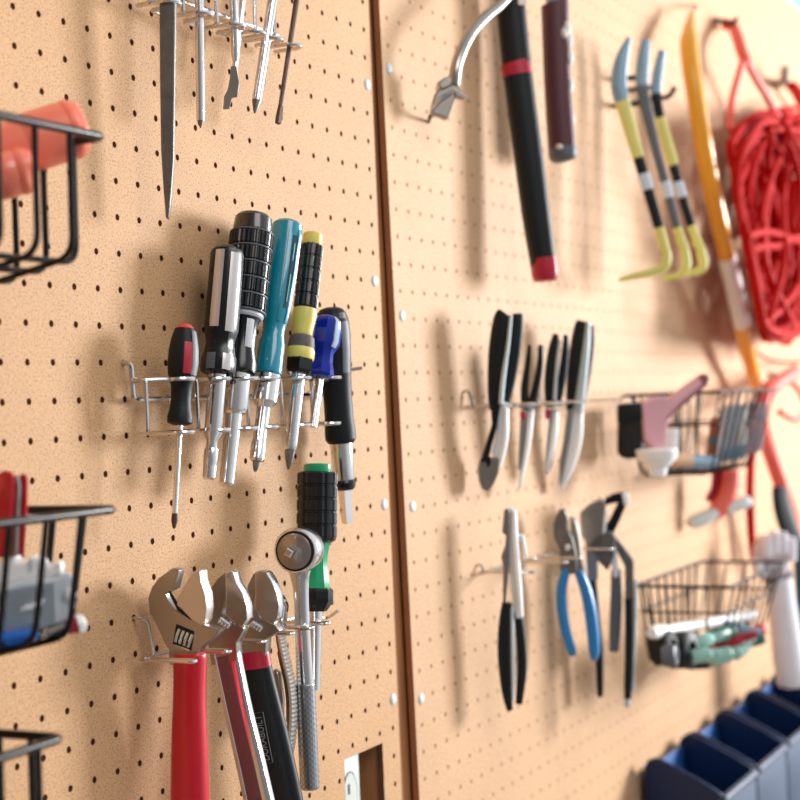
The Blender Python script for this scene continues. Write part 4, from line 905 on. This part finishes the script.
o = obj('thin_wire_loop', MB().tube(smooth([tuple(at(*p)) for p in ((752, 338, 1), (757, 352, 1), (770, 360, 1), (790, 362, 1), (812, 360, 1))], 5), .09, 6), cord_m, None, at(770, 360, 1))
tag(o, 'thin red wire curving below the hank of red cord', 'wire')
o = obj('cord_clip', MB().box(at(772, 378, 1.4), (1.1, .5, .8)), white_pl, None, at(772, 378, 1.4), bevel=.12)
tag(o, 'white clip at the top of the loose salmon cord', 'clip')

# ------------------------------------------------------------------ pale glove and dark bag at the far right
pl = Plane(780, 600, 3.2, 45)
t = thing('work_glove', 'pale grey work glove with a dark wrist band hanging beyond the far lower basket', 'glove', pl.p(775, 560))
obj('palm', MB().grip([(770, 536, 10), (770, 546, 15), (771, 556, 17), (774, 568, 15), (778, 576, 12)], pl, 1.4), mat('mauve_cloth', (206, 192, 200), .8, 0, .1, 40, .3, 150), t)
for (x, y, x2, y2, w) in ((763, 556, 762, 536, 4.6), (770, 553, 770, 532, 4.8), (779, 553, 778, 533, 4.8), (786, 560, 786, 538, 4.6), (756, 575, 752, 560, 5)):
    obj('finger', MB().grip([(x, y, w), ((x + x2) / 2, (y + y2) / 2, w), (x2, y2, w * .8), (x2, y2 - 2, w * .4)], pl, .8, off=.45), glove_m, t)
obj('wrist_band', MB().grip([(776, 572, 13.5), (778, 577, 13.5), (779, 582, 12.5)], pl, 1.2), glove_d, t)
obj('cuff', MB().grip([(779, 578, 11), (781, 600, 12), (785, 630, 13), (789, 660, 14), (793, 680, 14.5), (794, 686, 13)], pl, 1.5), glove_m, t)
pl = Plane(800, 560, 4.0, 60)
t = thing('hanging_bag', 'dark teal bag with a black strap hanging beside the pale glove', 'bag', pl.p(800, 560))
obj('bag', MB().grip([(804, 548, 8), (806, 560, 11), (810, 600, 13), (814, 650, 14), (818, 690, 16), (824, 700, 12)], pl, .8), teal_bag, t)
obj('strap', MB().grip([(780, 486, 7), (781, 500, 8), (786, 520, 9), (794, 540, 8), (800, 556, 6)], pl, .4), rubber, t)

# ------------------------------------------------------------------ blue bins along the bottom right
GBn = 'navy storage bins in a row'
zb = -28.55
bx = [44.8, 51.3, 57.8, 64.3, 70.8, 77.3]
blab = ['navy plastic bin nearest to the lower pliers, first of the row', 'second navy plastic bin in the row along the bottom of the right panel', 'third navy plastic bin in the row, under the far lower basket', 'fourth navy plastic bin in the row, below the glove cuff', 'fifth navy plastic bin in the row', 'last navy plastic bin, at the far right of the row']
b0 = None
for i, x in enumerate(bx):
    if b0 is None:
        w = 6.0; t = thing('storage_bin', blab[0], 'bin', (x, -.4, zb - 6), GBn)
        def side(xa):
            out = [(-.5, zb - 6), (-.5, zb - .5), (-.7, zb - .12), (-1.1, zb), (-1.6, zb - .14), (-3.4, zb - 1.0), (-4.3, zb - 1.5), (-4.5, zb - 1.8), (-4.2, zb - 6)]
            n = len(out); m = MB(); f = [(xa, y, z) for y, z in out]; b = [(xa + .22, y, z) for y, z in out]
            m.add(f + b, [tuple(range(n)), tuple(range(n, 2 * n))] + [(k, (k + 1) % n, (k + 1) % n + n, k + n) for k in range(n)]); return m
        obj('side_wall', side(x), navy, t, bevel=.06); obj('side_wall', side(x + w - .22), navy, t, bevel=.06)
        obj('back_wall', MB().box((x + w / 2, -.62, zb - 3.3), (w - .4, .25, 5.4)), navy_lit_inner, t, bevel=.05)
        obj('floor_panel', MB().box((x + w / 2, -2.4, zb - 5.9), (w - .4, 3.6, .25)), navy_lit_inner, t, bevel=.05)
        obj('front_panel', MB().box((x + w / 2, -4.35, zb - 3.9), (w + .2, .3, 4.2)), navy_lit_front, t, bevel=.1)
        obj('front_lip', MB().tube([(x + .05, -4.45, zb - 1.85), (x + w - .05, -4.45, zb - 1.85)], .22, 10), navy_lit_front, t)
        b0 = t
    else:
        r = b0.copy(); COL.objects.link(r); r.location = Vector((x, -.4, zb - 6)) * S; r['label'] = blab[i]
        for ch in list(b0.children):
            c_ = ch.copy(); COL.objects.link(c_); c_.parent = r

# ------------------------------------------------------------------ light
def area(name, loc, target, size, power, col):
    l = bpy.data.lights.new(name, 'AREA'); l.shape = 'RECTANGLE'; l.size, l.size_y = size[0] * S, size[1] * S; l.energy = power; l.color = col
    o = bpy.data.objects.new(name, l); COL.objects.link(o); o.location = Vector(loc) * S
    o.rotation_euler = (Vector(target) - Vector(loc)).to_track_quat('-Z', 'Y').to_euler(); return o
area('fill_light', (-16, -56, 42), (2, 0, 4), (40, 40), 15, (1, .98, .95))  # unseen fill lamp, added to brighten the upper left board and baskets
area('window_light', (142, -82, 4), (26, 0, -6), (34, 38), 182, (1, .99, .98))
w = bpy.data.worlds.new('world'); sc.world = w; w.use_nodes = True; nt = w.node_tree
bg = nt.nodes['Background']; tc = nt.nodes.new('ShaderNodeTexCoord'); vm = nt.nodes.new('ShaderNodeVectorMath'); vm.operation = 'DOT_PRODUCT'
vm.inputs[1].default_value = Vector((.8, -.55, .25)).normalized()
rp = nt.nodes.new('ShaderNodeValToRGB'); mr = nt.nodes.new('ShaderNodeMapRange'); mr.inputs[1].default_value = -1; mr.inputs[2].default_value = 1
e = rp.color_ramp.elements; e[0].position = .1; e[0].color = (.40, .36, .33, 1); e[1].position = .95; e[1].color = (1.7, 1.75, 1.8, 1)
m_ = rp.color_ramp.elements.new(.55); m_.color = (.56, .54, .53, 1)
nt.links.new(tc.outputs['Generated'], vm.inputs[0]); nt.links.new(vm.outputs['Value'], mr.inputs[0]); nt.links.new(mr.outputs[0], rp.inputs[0]); nt.links.new(rp.outputs[0], bg.inputs[0])
bg.inputs[1].default_value = .5
